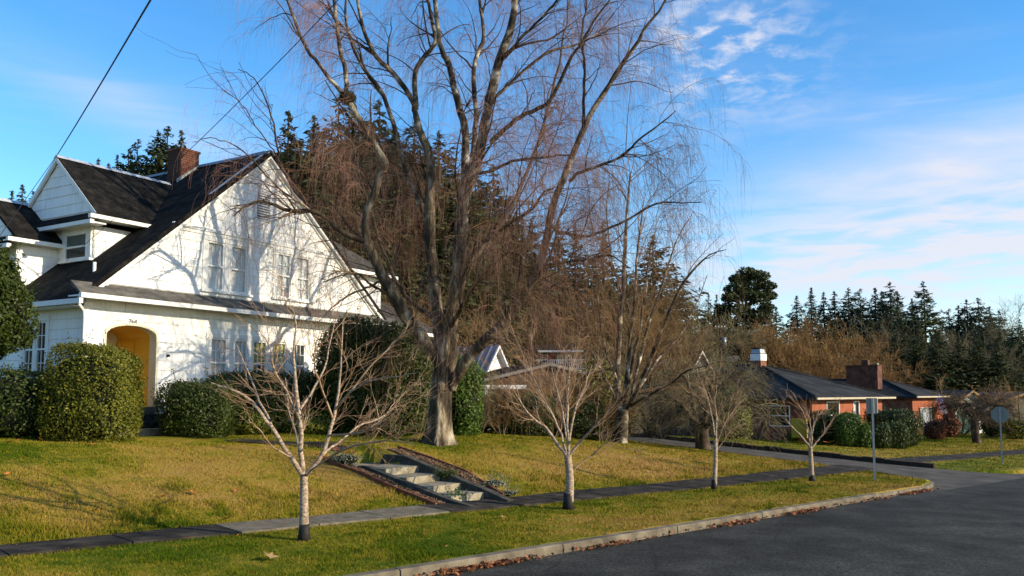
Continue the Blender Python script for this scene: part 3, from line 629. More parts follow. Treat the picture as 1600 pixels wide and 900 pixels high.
# pent roof across the front, gutter, soffit
PU = WD+.5
MB().prism([(-.40, 0, 2.86), (PU, 0, 2.86), (PU, 0, 2.74), (-.40, 0, 2.74)], [(-.48, -.56, 2.52), (PU, -.56, 2.52), (PU, -.56, 2.46), (-.48, -.56, 2.46)]).build('pent_roof', mat('weathered_pent_shingle', [(.05, .047, .042), (.10, .092, .08), (.15, .14, .12)], 3, .95, .7, 30), house)
MB().box(-.45, PU, -.54, 0, 2.42, 2.455).build('soffit', trimw, house)
MB().box(-.50, PU+.02, -.66, -.545, 2.37, 2.49).build('gutter', trimw, house)
MB().box(-.54, -.44, -.64, D2a-.05, 2.22, 2.35).build('gutter', trimw, house)
MB().box(-.42, 0, -.1, D2a-.05, 2.18, 2.215).build('soffit', trimw, house)
MB().box(-.03, .10, -.035, 0, HG+.3, 2.42).build('corner_board', trimw, house)
MB().tube([(-.42, -.42, 2.38), (-.40, -.40, 2.22), (-.12, -.15, 2.10), (-.06, -.10, 1.95), (-.06, -.10, -.8)], .038, 8).build('downpipe', trimw, house, smooth=True)
MB().box(-.01, WD+.01, -.012, .16, HG-.4, HG+.34).build('foundation', concrete, house); MB().box(-.012, .16, .0, HD, HG-.4, HG+.33).build('foundation', concrete, house)
# dormer 1 roof, ridge along u
def dormer_roof(u0, u1, wa, wb, zeave, zr, wm, pent=True):
    MB().slab([(u0, wa, zeave), (u1, wa, zeave), (u1, wm, zr), (u0, wm, zr)], .08).build('dormer_roof', roofm, house)
    MB().slab([(u0, wb, zeave), (u1, wb, zeave), (u1, wm+.003, zr), (u0, wm+.003, zr)], .08).build('dormer_roof', roofm, house)
    MB().prism([(u0-.02, wm-.12, zr-.07), (u0-.02, wm, zr+.035), (u0-.02, wm+.12, zr-.07)], [(u1, wm-.12, zr-.07), (u1, wm, zr+.035), (u1, wm+.12, zr-.07)]).build('ridge_cap', mat('pale_ridge_metal', [(.35, .37, .39), (.5, .52, .54)], 4, .4), house)
dormer_roof(D1u-.22, 4.9, 1.20, 5.5, 4.98, 6.95, 3.35)
MB().prism([(D1u-.15, 1.25, 5.08), (D1u-.15, 5.5, 5.08), (D1u-.15, 5.5, 4.98), (D1u-.15, 1.25, 4.98)], [(D1u-.46, 1.15, 4.83), (D1u-.46, 5.5, 4.83), (D1u-.46, 5.5, 4.77), (D1u-.46, 1.15, 4.77)]).build('pent_roof', roofm, house)
MB().box(D1u-.52, D1u-.40, 1.08, 5.5, 4.66, 4.77).build('gutter', trimw, house); MB().box(D1u-.52, 3.0, 1.06, 1.18, 4.82, 4.93).build('gutter', trimw, house)
MB().box(D1u-.40, D1u+.02, 1.18, 5.4, 4.70, 4.74).build('soffit', trimw, house); MB().box(D1u+.02, 3.2, 1.18, 1.70, 4.86, 4.90).build('soffit', trimw, house)
for s, wa in ((1, 1.22), (-1, 5.48)):
    MB().prism([(D1u-.235, wa, 4.97), (D1u-.235, 3.35, 6.92), (D1u-.235, 3.35, 6.78), (D1u-.235, wa+.16*s, 4.97)], [(D1u-.16, wa, 4.97), (D1u-.16, 3.35, 6.92), (D1u-.16, 3.35, 6.78), (D1u-.16, wa+.16*s, 4.97)]).build('rake_board', trimw, house)
dormer_roof(D2u-.22, 2.8, 3.06, 6.64, 4.30, 5.68, 4.85)
MB().prism([(D2u-.15, 3.1, 4.40), (D2u-.15, 6.6, 4.40), (D2u-.15, 6.6, 4.30), (D2u-.15, 3.1, 4.30)], [(D2u-.46, 3.0, 4.15), (D2u-.46, 6.6, 4.15), (D2u-.46, 6.6, 4.09), (D2u-.46, 3.0, 4.09)]).build('pent_roof', roofm, house)
MB().box(D2u-.5, 1.3, 2.98, 3.08, 4.17, 4.28).build('gutter', trimw, house); MB().box(D2u-.52, D2u-.4, 3.0, 6.6, 3.98, 4.09).build('gutter', trimw, house)
MB().box(D2u-.4, 1.3, 3.08, 3.42, 4.20, 4.24).build('soffit', trimw, house)
# windows
def window(x0, x1, z0_, z1, to, name='window', cur=None, lites=(1, 1), split=.5, low=None, parent=None, frame=trimw, dp=.10):
    par = parent or house; fr = MB(); t = .055
    def bx(mb, a, b, c, d, o0, o1): mb.prism([to(a, c, o0), to(b, c, o0), to(b, d, o0), to(a, d, o0)], [to(a, c, o1), to(b, c, o1), to(b, d, o1), to(a, d, o1)])
    zm = z0_+(z1-z0_)*split
    for a, b, c, d in ((x0, x0+t, z0_, z1), (x1-t, x1, z0_, z1), (x0+t, x1-t, z0_, z0_+t), (x0+t, x1-t, z1-t, z1), (x0+t, x1-t, zm-.025, zm+.025)): bx(fr, a, b, c, d, -.03, .03)
    f = fr.build(name, frame, par)
    mu = MB()
    for (c, d) in ((z0_+t, zm-.025), (zm+.025, z1-t)):
        for i in range(1, lites[0]): q = x0+t+(x1-x0-2*t)*i/lites[0]; bx(mu, q-.011, q+.011, c, d, -.008, .014)
        for i in range(1, lites[1]): q = c+(d-c)*i/lites[1]; bx(mu, x0+t, x1-t, q-.011, q+.011, -.007, .012)
    if mu.v: mu.build('glazing_bar', frame, f)
    for (c, d) in ((z0_+t, zm-.025), (zm+.025, z1-t)):
        p_ = MB(); p_.add([to(x0+t, c, 0), to(x1-t, c, 0), to(x1-t, d, 0), to(x0+t, d, 0)], [(0, 1, 2, 3)]); p_.build('pane', glass_c, f)
    if cur is not None:
        n = 26; vs = []; zb = low if low is not None else z0_
        for i in range(n): q = x0+(x1-x0)*i/(n-1); o = -dp-.02*math.sin(i*1.9); vs += [to(q, zb, o), to(q, z1, o)]
        MB().add(vs, [(2*i, 2*i+2, 2*i+3, 2*i+1) for i in range(n-1)]).build('curtain', cur, f, smooth=True)
    bk = MB(); bx(bk, x0-.0, x1+.0, z0_, z1, -.55, -.5); bk.build('dark_room', dark_in, f)
    return f
fr3 = lambda a, b, o: (a, -o, b)
def casing(x0, x1, z0_, z1, to, sill=True, head=True, mull=()):
    c = MB()
    def bx(a, b, c_, d, o0, o1): c.prism([to(a, c_, o0), to(b, c_, o0), to(b, d, o0), to(a, d, o0)], [to(a, c_, o1), to(b, c_, o1), to(b, d, o1), to(a, d, o1)])
    return c, bx
def group_case(x0, x1, z0_, z1, wins, to, par=None):
    c, bx = casing(x0, x1, z0_, z1, to)
    e = [x0]+[v for q in wins for v in q]+[x1]
    for i in range(0, len(e), 2): bx(e[i], e[i+1], z0_+.07, z1-.14, -.05, .045)
    bx(x0-.02, x1+.02, z1-.14, z1, -.05, .06)
    c.build('window_casing', trimw, par or house)
    s_, bs = casing(0, 0, 0, 0, to); bs(x0-.06, x1+.06, z0_, z0_+.07, -.05, .11); s_.build('sill', trimw, par or house)
group_case(3.62, 5.46, 2.98, 4.68, UW[:2], fr3); group_case(6.40, 8.22, 3.02, 4.72, UW[2:], fr3); group_case(3.84, 8.06, .05, 1.76, LW, fr3)
for i, (a, b) in enumerate(UW): z_ = 3.05 if i < 2 else 3.09; window(a, b, z_, z_+1.49, fr3, cur=curtain_w, lites=(1, 1) if i < 2 else (2, 2), low=z_, dp=.06)
for i, (a, b) in enumerate(LW): window(a, b, .12, 1.62, fr3, cur=curtain_w if i < 2 else (curtain_y if i < 4 else None), lites=(3, 2), low=.85 if i > 1 else .45, dp=.07)
lf = lambda a, b, o: (-o, a, b)
group_case(1.50, 2.80, .3, 2.05, [(1.62, 2.1), (2.2, 2.68)], lf)
window(1.62, 2.1, .37, 1.91, lf, lites=(2, 2)); window(2.2, 2.68, .37, 1.91, lf, lites=(2, 2))
dl = lambda a, b, o: (D1u-o, a, b)
MB().box(D1u-.060, D1u-.055, 1.8, 3.0, 4.17, 4.6).build('blind', mat('grey_blind', [(.09, .11, .10), (.12, .14, .13)], 3, .8), house)
MB().box(D1u-.058, D1u-.053, 1.8, 3.0, 3.76, 4.17).build('dark_room', dark_in, house)
group_case(1.72, 3.10, 3.72, 4.70, [(1.88, 2.96)], lambda a, b, o: (D1u-.04-o, a, b))
window(1.88, 2.96, 3.79, 4.56, lambda a, b, o: (D1u-.07-o, a, b), split=.48)
# gable louvre vent: separate slats
vt = MB().box(5.66, 6.24, -.04, 0, 5.52, 5.56).build('vent', trimw, house)
MB().box(5.70, 6.20, .10, .12, 5.55, 6.40).build('vent_backing', dark_in, house)
for k in range(10): z_ = 5.58+k*.083; MB().prism([(5.70, -.03, z_), (6.20, -.03, z_), (6.20, .02, z_+.05), (5.70, .02, z_+.05)], [(5.70, -.03, z_+.014), (6.20, -.03, z_+.014), (6.20, .02, z_+.064), (5.70, .02, z_+.064)]).build('louvre', trimw, vt)
# arched entry
NA = 16; arc = [(1.375-.755*math.cos(math.pi*k/NA), 1.53+.27*math.sin(math.pi*k/NA)) for k in range(NA+1)]
mb = MB()
for k in range(NA):
    (a, b), (c, d) = arc[k], arc[k+1]; mb.prism([(a, -.05, b), (c, -.05, d), (c+(c-1.375)*.06, -.05, d+.06), (a+(a-1.375)*.06, -.05, b+.06)], [(a, .26, b), (c, .26, d), (c+(c-1.375)*.06, .26, d+.06), (a+(a-1.375)*.06, .26, b+.06)])
mb.box(.55, .62, -.05, .26, -.42, 1.53); mb.box(2.13, 2.20, -.05, .26, -.42, 1.53); mb.build('arch_surround', cream, house)
DN = 1.75
mb = MB(); mb.box(2.135, 2.22, .262, DN, -.42, 1.75); mb.build('entry_side_wall', yellow, house)
mb = MB()
for k in range(NA):
    (a, b), (c, d) = arc[k], arc[k+1]; mb.prism([(a, .262, b), (c, .262, d), (c, .262, d+.1), (a, .262, b+.1)], [(a, DN, b), (c, DN, d), (c, DN, d+.1), (a, DN, b+.1)])
mb.build('entry_vault', yellow, house)
MB().box(.5, .615, .262, DN, -.42, 1.75).build('entry_side_wall', yellow, house)
MB().box(.5, 2.22, DN, DN+.08, -.42, 1.95).build('entry_back_wall', cream, house)
MB().box(2.09, 2.132, .95, 1.72, -.42, 1.45).build('door', yellow, house)
window(1.18, 1.62, .45, 1.42, lambda a, b, o: (a-.0, DN-.05-o, b), lites=(2, 2), split=.5)
MB().box(.5, 2.25, -.02, DN, -.6, -.42).build('entry_floor', concrete, house)
for k, (y1, z_) in enumerate(((-.34, -.62), (-.68, -.80), (-1.02, -.98))):
    MB().box(.35-.02*k, 2.5+.02*k, y1, -.02 if k == 0 else y1+.35, HG-.2, z_).build('entry_step', concrete_d if k < 2 else concrete_l, house)
pw = MB().box(.45, 2.3, -1.75, -1.05, HG-.2, HG+.12); pw.build('entry_landing', concrete_l, house)
MB().box(2.45, 2.7, -1.5, -.03, HG-.1, -.78).build('entry_plinth', concrete_d, house)
MB().tube([(2.52, -.03, 1.02), (2.52, -.09, 1.02)], .04, 8).build('lantern', black_pl, house)
fc = bpy.data.curves.new('number', 'FONT'); fc.body = '764'; fc.size = .17; fc.extrude = .006; fc.align_x = 'CENTER'; to_ = bpy.data.objects.new('tmp_text', fc); COL.objects.link(to_)
dg = bpy.context.evaluated_depsgraph_get(); me = bpy.data.meshes.new_from_object(to_.evaluated_get(dg)); bpy.data.objects.remove(to_); me.materials.clear(); me.materials.append(mat('dark_metal_numeral', [(.12, .12, .12), (.2, .2, .2)], 5, .5))
hn = link('house_number', me, house, 'small dark numerals 764 above the arch'); hn.location = (1.38, -.052, 1.86); hn.rotation_euler = (math.pi/2, 0, 0)
# vent pipe on the roof
MB().tube([(.69, .72, 3.0), (.69, .72, 3.52)], .045, 10).build('vent_pipe', trimw, house, smooth=True)
# brick chimney: bricks one by one
cx0, cx1, cy0, cy1, cz1 = 5.28, 6.03, 3.30, 4.02, 8.25
ch = MB().box(cx0+.02, cx1-.02, cy0+.02, cy1-.02, 6.6, cz1-.02).build('chimney', mortar, house)
bl, bh_ = .235, .083; bme = {}
def brick_at(x, y, z, lx, ly, m, par):
    key = (round(lx, 3), round(ly, 3), m.name)
    if key not in bme:
        b_ = MB().box(0, lx-.012, 0, ly-.012, 0, bh_-.012); o = b_.build('brick', m, par); bme[key] = o.data
    else: o = link('brick', bme[key], par)
    o.location = (x+random.uniform(-.003, .003), y+random.uniform(-.003, .003), z); return o
z = 6.75; row = 0
while z < cz1-.02:
    off = (row % 2)*bl/2
    x = cx0-off
    while x < cx1-.01:
        a, b = max(x, cx0), min(x+bl, cx1)
        if b-a > .04 and z > ZE+RS*a-.15: brick_at(a, cy0-.002, z, b-a, .11, brickm, ch)
        x += bl
    y = cy0+.112-off
    while y < cy1-.01:
        a, b = max(y, cy0+.112), min(y+bl, cy1)
        if b-a > .04 and z > 6.95: brick_at(cx0-.002, a, z, .11, b-a, brick_sp, ch)  # side turned from the sun: darker bricks, shade put into the colour
        y += bl
    z += bh_; row += 1
MB().box(cx0-.03, cx1+.03, cy0-.03, cy1+.03, cz1-.02, cz1+.05).build('chimney_cap', brickm, house)
MB().prism([(cx0-.14, cy0-.05, 6.98), (cx1, cy0-.05, 7.72), (cx1, cy0-.05, 7.86), (cx0-.14, cy0-.05, 7.17)], [(cx0-.14, cy0+.0, 6.98), (cx1, cy0+.0, 7.72), (cx1, cy0+.0, 7.86), (cx0-.14, cy0+.0, 7.17)]).build('flashing', mat('grey_flashing', [(.25, .26, .24), (.4, .4, .37)], 4, .6), house)
# rear right wing
wingm = mat('sunlit_grey_shingle', [(.030, .028, .024), (.058, .054, .046), (.09, .083, .07)], 3, .95, .7, 30, spec=.1)
MB().box(10.5, 15.5, 3.0, 9.0, 2.0, 5.05).build('wing_wall', white, house)
MB().slab([(9.5, 2.6, 5.1), (16.0, 2.6, 5.1), (14.6, 5.2, 6.8), (9.5, 5.2, 6.8)], .1).build('wing_roof', wingm, house)
MB().slab([(16.0, 2.6, 5.1), (16.0, 9.0, 5.1), (14.6, 9.0, 6.8), (14.6, 5.2, 6.8)], .1).build('wing_roof', wingm, house)
MB().box(9.8, 16.05, 2.48, 2.58, 4.93, 5.07).build('gutter', trimw, house); MB().box(10.6, 15.9, 2.6, 3.0, 4.93, 4.97).build('soffit', trimw, house)
window(13.0, 13.7, 3.6, 4.75, lambda a, b, o: (a, 2.95-o, b))
MB().box(11.5, 19.6, 3.2, 9.0, HG, 2.6).build('wing_wall', white, house)
MB().slab([(11.9, 2.75, 2.75), (20.1, 2.75, 2.75), (17.2, 5.9, 4.9), (11.9, 5.9, 4.9)], .1).build('wing_roof', wingm, house)
MB().slab([(20.1, 2.75, 2.75), (20.1, 9.0, 2.75), (17.2, 9.0, 4.9), (17.2, 5.9, 4.9)], .1).build('wing_roof', wingm, house)
MB().box(12.6, 20.2, 2.63, 2.73, 2.58, 2.72).build('gutter', trimw, house)
# ------------------------------------------------------------------ CABLES
def cable(name, label, pts, r, sag=0.0, twist=False, K=60):
    P = curve(pts, K); P[:, 2] -= sag*np.sin(np.linspace(0, np.pi, K))
    o = thing(name, label, 'cable', tuple(P[0]))
    if twist:
        Q = curve(pts, 420); s_ = np.linspace(0, 1, 420)
        for k in range(3):
            a = s_*2*np.pi*70+k*2.094; off = np.stack([np.cos(a), np.zeros_like(a), np.sin(a)], 1)*r*.75
            tube_obj('strand', (Q+off)[None], np.full((1, 420), r*.75), 4, cable_m, o, P[0])
    else: tube_obj('wire', P[None], np.full((1, K), r), 6, cable_m, o, P[0])
    return o
pk = hw(D1u-.2, 3.35, 6.98)
cable('service_cable', 'thick twisted black power cable rising from the dormer peak to the top of the frame', [pk, at(118, 196, 18.5), at(165, 118, 14.5), at(235, 0, 10.5), at(360, -210, 7.5)], .011, 0, True)
cable('phone_wire', 'thin black wire crossing the bare birch down to the dormer window', [hw(D1u-.1, 2.9, 3.75), at(260, 268, 17), at(400, 132, 13), at(528, 0, 10.5), at(700, -190, 8)], .0065)
cable('guy_wire', 'short black wire running down left from the dormer peak', [pk, at(0, 368, 19.5), at(-60, 452, 19)], .009)
# ------------------------------------------------------------------ TREES WITH BARE BRANCHES
def limbs_from_px(lst, Y0):
    out = []
    for pts, r0, r1, w in lst:
        out.append(([at(p[0], p[1], Y0+(p[2] if len(p) > 2 else 0)) for p in pts], [r0, (r0*.62+r1*.38), r1], w))
    return out
def big_birch():
    Y0 = 24.0; base = g(683, Y0)
    th = thing('birch_tree', 'huge weeping birch with several thick stems and drooping red twigs on the lawn', 'tree', tuple(base))
    # trunk with flared, furrowed foot
    P = curve([base+np.array([.03, 0, -.25]), base+np.array([.0, 0, .1]), at(686, 655, Y0), at(688, 620, Y0), at(692, 585, Y0), at(697, 552, Y0), at(701, 522, Y0)], 120)
    nz = 84; pl = np.random.default_rng(8).random((40, 30)); V = []; rr = np.random.default_rng(3); ph = rr.uniform(0, 6.28, 8)
    for i, p in enumerate(P):
        h = p[2]-base[2]; r = .335+.16*math.exp(-max(h, 0)/.28)-.012*h
        for k in range(nz):
            a = 2*math.pi*k/nz; fl = 1+.06*math.sin(3*a+ph[0])+.05*math.sin(5*a+ph[1]+h*.8)+.035*math.sin(9*a+ph[2]-h*1.3)+.03*math.sin(14*a+ph[3]+h*2)+.14*math.exp(-max(h, 0)/.3)*math.sin(4*a+ph[4])
            
            v_ = h/.16+6+.35*math.sin(a*5); u_ = (a/(2*math.pi)*26+.8*math.sin(h*2.2)) % 26; fu = abs(u_-int(u_)-.5)*2; fv = abs(v_-int(v_)-.5)*2
            fl += .035*(pl[int(v_) % 40, int(u_)]-.3)-.05*max(fu-.62, 0)/.38-.022*max(fv-.75, 0)/.25
            V.append(p+np.array([math.cos(a), math.sin(a), 0])*r*fl)
    K = len(P); i = np.arange(K-1)[:, None]*nz; k = np.arange(nz)[None]; Fa = np.stack([i+k, i+(k+1) % nz, i+nz+(k+1) % nz, i+nz+k], -1).reshape(-1, 4)
    link('trunk', np_mesh('trunk', np.array(V)-base, Fa, bark_old, True), th)
    L = [  # px, py, depth offset
     ([(694, 585), (684, 560), (663, 530, -.1), (636, 497, -.2), (615, 462, -.4), (598, 433, -.5), (585, 403, -.6), (573, 376, -.7)], .21, .13, .01),
     ([(573, 378, -.7), (540, 366, -.9), (508, 342, -1.0), (489, 331, -1.1), (449, 329, -1.3), (413, 315, -1.6), (385, 322, -1.9), (365, 338, -2.0)], .085, .018, .01),
     ([(573, 380, -.7), (572, 340, -.6), (585, 300, -.6), (600, 262, -.6), (600, 249, -.6), (582, 222, -.7), (564, 191, -.8), (542, 155, -.9)], .12, .085, .01),
     ([(542, 155, -.9), (540, 116, -.9), (529, 62, -1), (522, 0, -1.1), (510, -60, -1.2), (505, -120, -1.2)], .07, .03, .01),
     ([(545, 158, -.9), (511, 116, -1.1), (480, 76, -1.3), (460, 30, -1.5), (449, 0, -1.6), (430, -50, -1.8)], .06, .022, .01),
     ([(672, 350, .5), (650, 305, .4), (632, 262, .3), (618, 204, .2), (600, 151, 0), (580, 122, -.1), (564, 100, -.2), (547, 58, -.3), (540, 10, -.4), (545, -60, -.5)], .08, .03, .01),
     ([(693, 545), (684, 509, .3), (678, 430, .5), (672, 380, .5), (671, 311, .5), (674, 267, .5), (667, 230, .5), (656, 205, .5)], .19, .11, .01),
     ([(656, 205, .5), (650, 180, .5), (644, 156, .5), (622, 124, .4), (594, 95, .3), (573, 60, .2), (558, 0, .1), (555, -70, 0)], .10, .035, .01),
     ([(650, 170, .5), (649, 116, .6), (662, 89, .7), (680, 65, .8), (672, 20, .8), (660, -50, .9)], .085, .04, .01),
     ([(699, 530), (706, 488), (712, 462, -.1), (718, 420, -.2), (719, 382, -.3), (722, 340, -.3), (728, 300, -.4), (744, 258, -.4)], .24, .17, .01),
     ([(744, 258, -.4), (755, 213, -.5), (762, 169, -.6), (775, 115, -.6), (787, 75, -.7), (798, 44, -.7), (804, 0, -.8), (800, -70, -.8), (790, -130, -.8)], .16, .06, .01),
     ([(728, 300, -.3), (727, 249, 0), (727, 200, .2), (713, 151, .3), (702, 102, .4), (687, 67, .5), (680, 0, .5), (665, -80, .6)], .13, .05, .01),
     ([(736, 270, -.3), (741, 220, .6), (744, 178, .8), (740, 102, .9), (756, 58, 1.0), (749, 0, 1.1), (740, -90, 1.2)], .09, .035, .01),
     ([(767, 222, -.5), (785, 205, -.8), (807, 187, -1), (835, 172, -1.3), (860, 156, -1.5), (891, 93, -1.7), (909, 67, -1.8), (927, 36, -1.9), (953, 0, -2)], .075, .022, .012),
     ([(770, 160, -.6), (780, 147, -.3), (829, 102, .1), (860, 80, .3), (904, 69, .5), (935, 50, .6), (960, 20, .7)], .055, .018, .012),
     ([(738, 272, -.4), (765, 268, -.8), (800, 252, -1.2), (838, 247, -1.5), (870, 243, -1.8), (896, 242, -2)], .05, .02, .012),
     ([(785, 90, -.7), (793, 84, -1), (816, 58, -1.4), (847, 27, -1.8), (869, 2, -2.2), (900, -40, -2.5)], .05, .02, .01),
     ([(705, 605), (715, 585, -.3), (735, 556, -.7), (758, 532, -1), (779, 512, -1.2), (800, 485, -1.3), (813, 467, -1.4), (830, 441, -1.5), (843, 416, -1.5), (856, 365, -1.5)], .17, .105, .01),
     ([(856, 365, -1.5), (864, 320, -1.6), (878, 289, -1.6), (891, 253, -1.6), (909, 209, -1.7), (922, 178, -1.7), (949, 138, -1.8), (967, 107, -1.8), (989, 76, -1.8), (1011, 40, -1.9), (1038, 4, -2), (1060, -40, -2)], .105, .022, .01),
     ([(912, 200, -1.7), (912, 150, -1.5), (914, 110, -1.4), (909, 60, -1.3), (915, 10, -1.2), (925, -50, -1.1)], .045, .018, .012),
     ([(890, 283, -1.6), (905, 270, -1.9), (927, 262, -2.1), (971, 244, -2.4), (998, 218, -2.7), (1029, 196, -3), (1056, 173, -3.2)], .05, .012, .012),
     ([(860, 350, -1.5), (875, 363, -1.9), (900, 367, -2.2), (927, 367, -2.4), (971, 347, -2.8), (1024, 320, -3.2), (1060, 317, -3.4), (1096, 316, -3.6)], .05, .011, .014),
     ([(712, 460, -.1), (742, 391, -1), (771, 370, -1.6), (796, 348, -2), (829, 329, -2.4), (850, 300, -2.6), (868, 292, -2.7)], .06, .02, .012),
     ([(701, 515), (722, 480, -.8), (744, 440, -1.4), (780, 405, -2), (795, 395, -2.2), (815, 400, -2.4)], .07, .02, .012),
     ([(615, 462, -.4), (580, 445, -1), (560, 428, -1.5), (530, 432, -2), (505, 440, -2.4)], .04, .012, .014),
     ([(598, 436, -.4), (580, 447, -1), (548, 460, -1.8), (520, 480, -2.4), (508, 492, -2.8)], .035, .012, .012),
     ([(508, 342, -1.0), (480, 320, -.6), (452, 285, -.3), (436, 240, 0), (427, 190, .1), (413, 150, .2), (395, 120, .3), (372, 108, .4)], .04, .010, .012),
     ([(489, 331, -1.1), (460, 310, -1.5), (430, 290, -2.0), (395, 250, -2.5), (362, 225, -3), (330, 215, -3.2), (300, 222, -3.3)], .030, .007, .014),
     ([(452, 285, -.3), (430, 240, -.8), (405, 205, -1.2), (380, 165, -1.6), (350, 140, -1.8)], .022, .007, .012),
     ([(744, 440, -1.4), (770, 445, -2), (800, 470, -2.4), (830, 480, -2.7)], .035, .012, .014),
     ([(843, 416, -1.5), (880, 410, -1.8), (920, 405, -2.1), (955, 400, -2.4), (985, 420, -2.6)], .045, .012, .014),
     ([(684, 500, .3), (640, 470, 1.4), (610, 420, 2.2), (585, 350, 2.8), (560, 270, 3.1), (545, 200, 3.3)], .08, .02, .02),
     ([(720, 420, 0), (760, 380, 1.4), (800, 320, 2.4), (835, 240, 3.0), (860, 150, 3.4), (880, 60, 3.6), (890, -30, 3.8)], .08, .02, .02),
    ]
    S = limbs_from_px(L, Y0); P, R = limb_set(S, 26)
    R *= 1+rng.normal(0, .04, R.shape)
    wh = {3, 4, 10, 16, 18, 21, 5, 12}
    order = [i for i in range(len(S))]
    for i in order:
        m = bark_white if i in wh or i in (11, 8, 14, 7, 20, 27) else (bark_old if R[i, 0] > .12 else bark_dark)
        tube_obj('limb', P[i:i+1], R[i:i+1], 9, m, th, base)
    C0 = at(715, 300, Y0)
    # the upper crown beyond the frame
    UP, UR = spawn(P, R, 70, (1.4, 3.4), (25, 60), 12, up=.45, noise=.09, droop=-.01, tlo=.45, rs=.5, rmin=.012, rmax=.05, out_bias=C0)
    k_ = ((UP[:, :, 0]-base[0]).max(1) < 7.6) & ((UP[:, :, 0]-base[0]).min(1) > -6.6); UP, UR = UP[k_], UR[k_]
    tube_obj('branch', UP, UR, 5, bark_dark, th, base, kind='stuff')
    B1, Q1 = spawn(np.concatenate([P[:, ::2][:, :13], UP[:, :12].repeat(1, 0)[:, np.minimum(np.arange(13), 11)]]), np.concatenate([R[:, ::2][:, :13], UR[:, np.minimum(np.arange(13), 11)]]), 520, (.8, 2.2), (30, 75), 10, up=.30, noise=.13, droop=.015, tlo=.15, rs=.45, rmin=.006, rmax=.022, out_bias=C0)
    tube_obj('twig', B1, Q1, 4, bark_dark, th, base, kind='stuff')
    def inside(P_, Q_, lo=-6.8, hi=7.7):
        d_ = P_[:, :, 0]-base[0]; k_ = (d_.max(1) < hi-rng.random(len(d_))*.9) & (d_.min(1) > lo+rng.random(len(d_))*.8); return P_[k_], Q_[k_]
    B1, Q1 = inside(B1, Q1, -7.2, 8.2)
    B2, Q2 = spawn(B1, Q1, 3100, (.5, 1.5), (25, 70), 8, up=.1, noise=.16, droop=.06, tlo=.15, rs=.55, rmin=.0040, rmax=.008, out_bias=C0)
    B2, Q2 = inside(B2, Q2)
    B3, Q3 = spawn(B2, Q2, 15500, (.5, 1.5), (20, 70), 8, up=-.1, noise=.09, droop=.26, tlo=.15, rs=.6, rmin=.0026, rmax=.0036)
    B3, Q3 = inside(B3, Q3)
    dx = B2[:, 0, 0]-base[0]; k_ = (dx > -4.6) | (rng.random(len(dx)) < .42); B2, Q2 = B2[k_], Q2[k_]
    dx = B3[:, 0, 0]-base[0]; k_ = (dx > -4.4) | (rng.random(len(dx)) < .30); B3, Q3 = B3[k_], Q3[k_]
    def thin(P_, Q_, f_):
        k_ = ~((P_[:, 0, 0]-base[0] < -1.6) & (P_[:, :, 2].min(1) < 4.6)) | (rng.random(len(P_)) < f_); return P_[k_], Q_[k_]
    B2, Q2 = thin(B2, Q2, .55); B3, Q3 = thin(B3, Q3, .40)
    V, Fa = merge([tubes(B2, Q2, 3), tubes(B3, Q3, 3)])
    link('hanging_twigs', np_mesh('hanging_twigs', V-base, Fa, twig_red), th, kind='stuff')
    # lower curtain
    LI = [0, 1, 6, 9, 20, 21, 22, 23, 24, 29, 30, 31, 32]; low = P[LI][:, 6:]; lR = R[LI][:, 6:]
    A1, W1 = spawn(low, lR, 160, (.8, 2.4), (40, 85), 9, up=.12, noise=.14, droop=.05, tlo=.1, rs=.4, rmin=.005, rmax=.016, out_bias=C0)
    A2, W2 = spawn(A1, W1, 1050, (.5, 1.4), (25, 70), 8, up=-.1, noise=.13, droop=.16, tlo=.1, rs=.6, rmin=.0035, rmax=.006)
    A3, W3 = spawn(A2, W2, 3200, (.5, 1.5), (20, 60), 8, up=-.1, noise=.08, droop=.30, tlo=.1, rs=.6, rmin=.0026, rmax=.0034)
    dx = A3[:, 0, 0]-base[0]; k_ = (dx > -2.0) | (rng.random(len(dx)) < .35); A3, W3 = A3[k_], W3[k_]
    V, Fa = merge([tubes(A1, W1, 4), tubes(A2, W2, 3), tubes(A3, W3, 3)]); link('hanging_twigs', np_mesh('hanging_twigs', V-base, Fa, twig_brown), th, kind='stuff')
    # nest in the fork
    nb = at(543, 153, Y0-.9); n = 420; D = nrm(rng.normal(size=(n, 3))); Pn = nb+D*np.array([.22, .22, .17])*rng.uniform(.6, 1.05, (n, 1)); dd = nrm(np.cross(D, rng.normal(size=(n, 3))))
    NP = Pn[:, None]+dd[:, None]*(np.linspace(-.14, .14, 3)[None, :, None]); o = thing('bird_nest', 'dark twig nest lodged high in the left fork of the big birch', 'nest', tuple(nb))
    tube_obj('twigs', NP, np.full((n, 3), .007), 3, bark_dark, o, nb, kind='stuff')
    return th
big_birch()
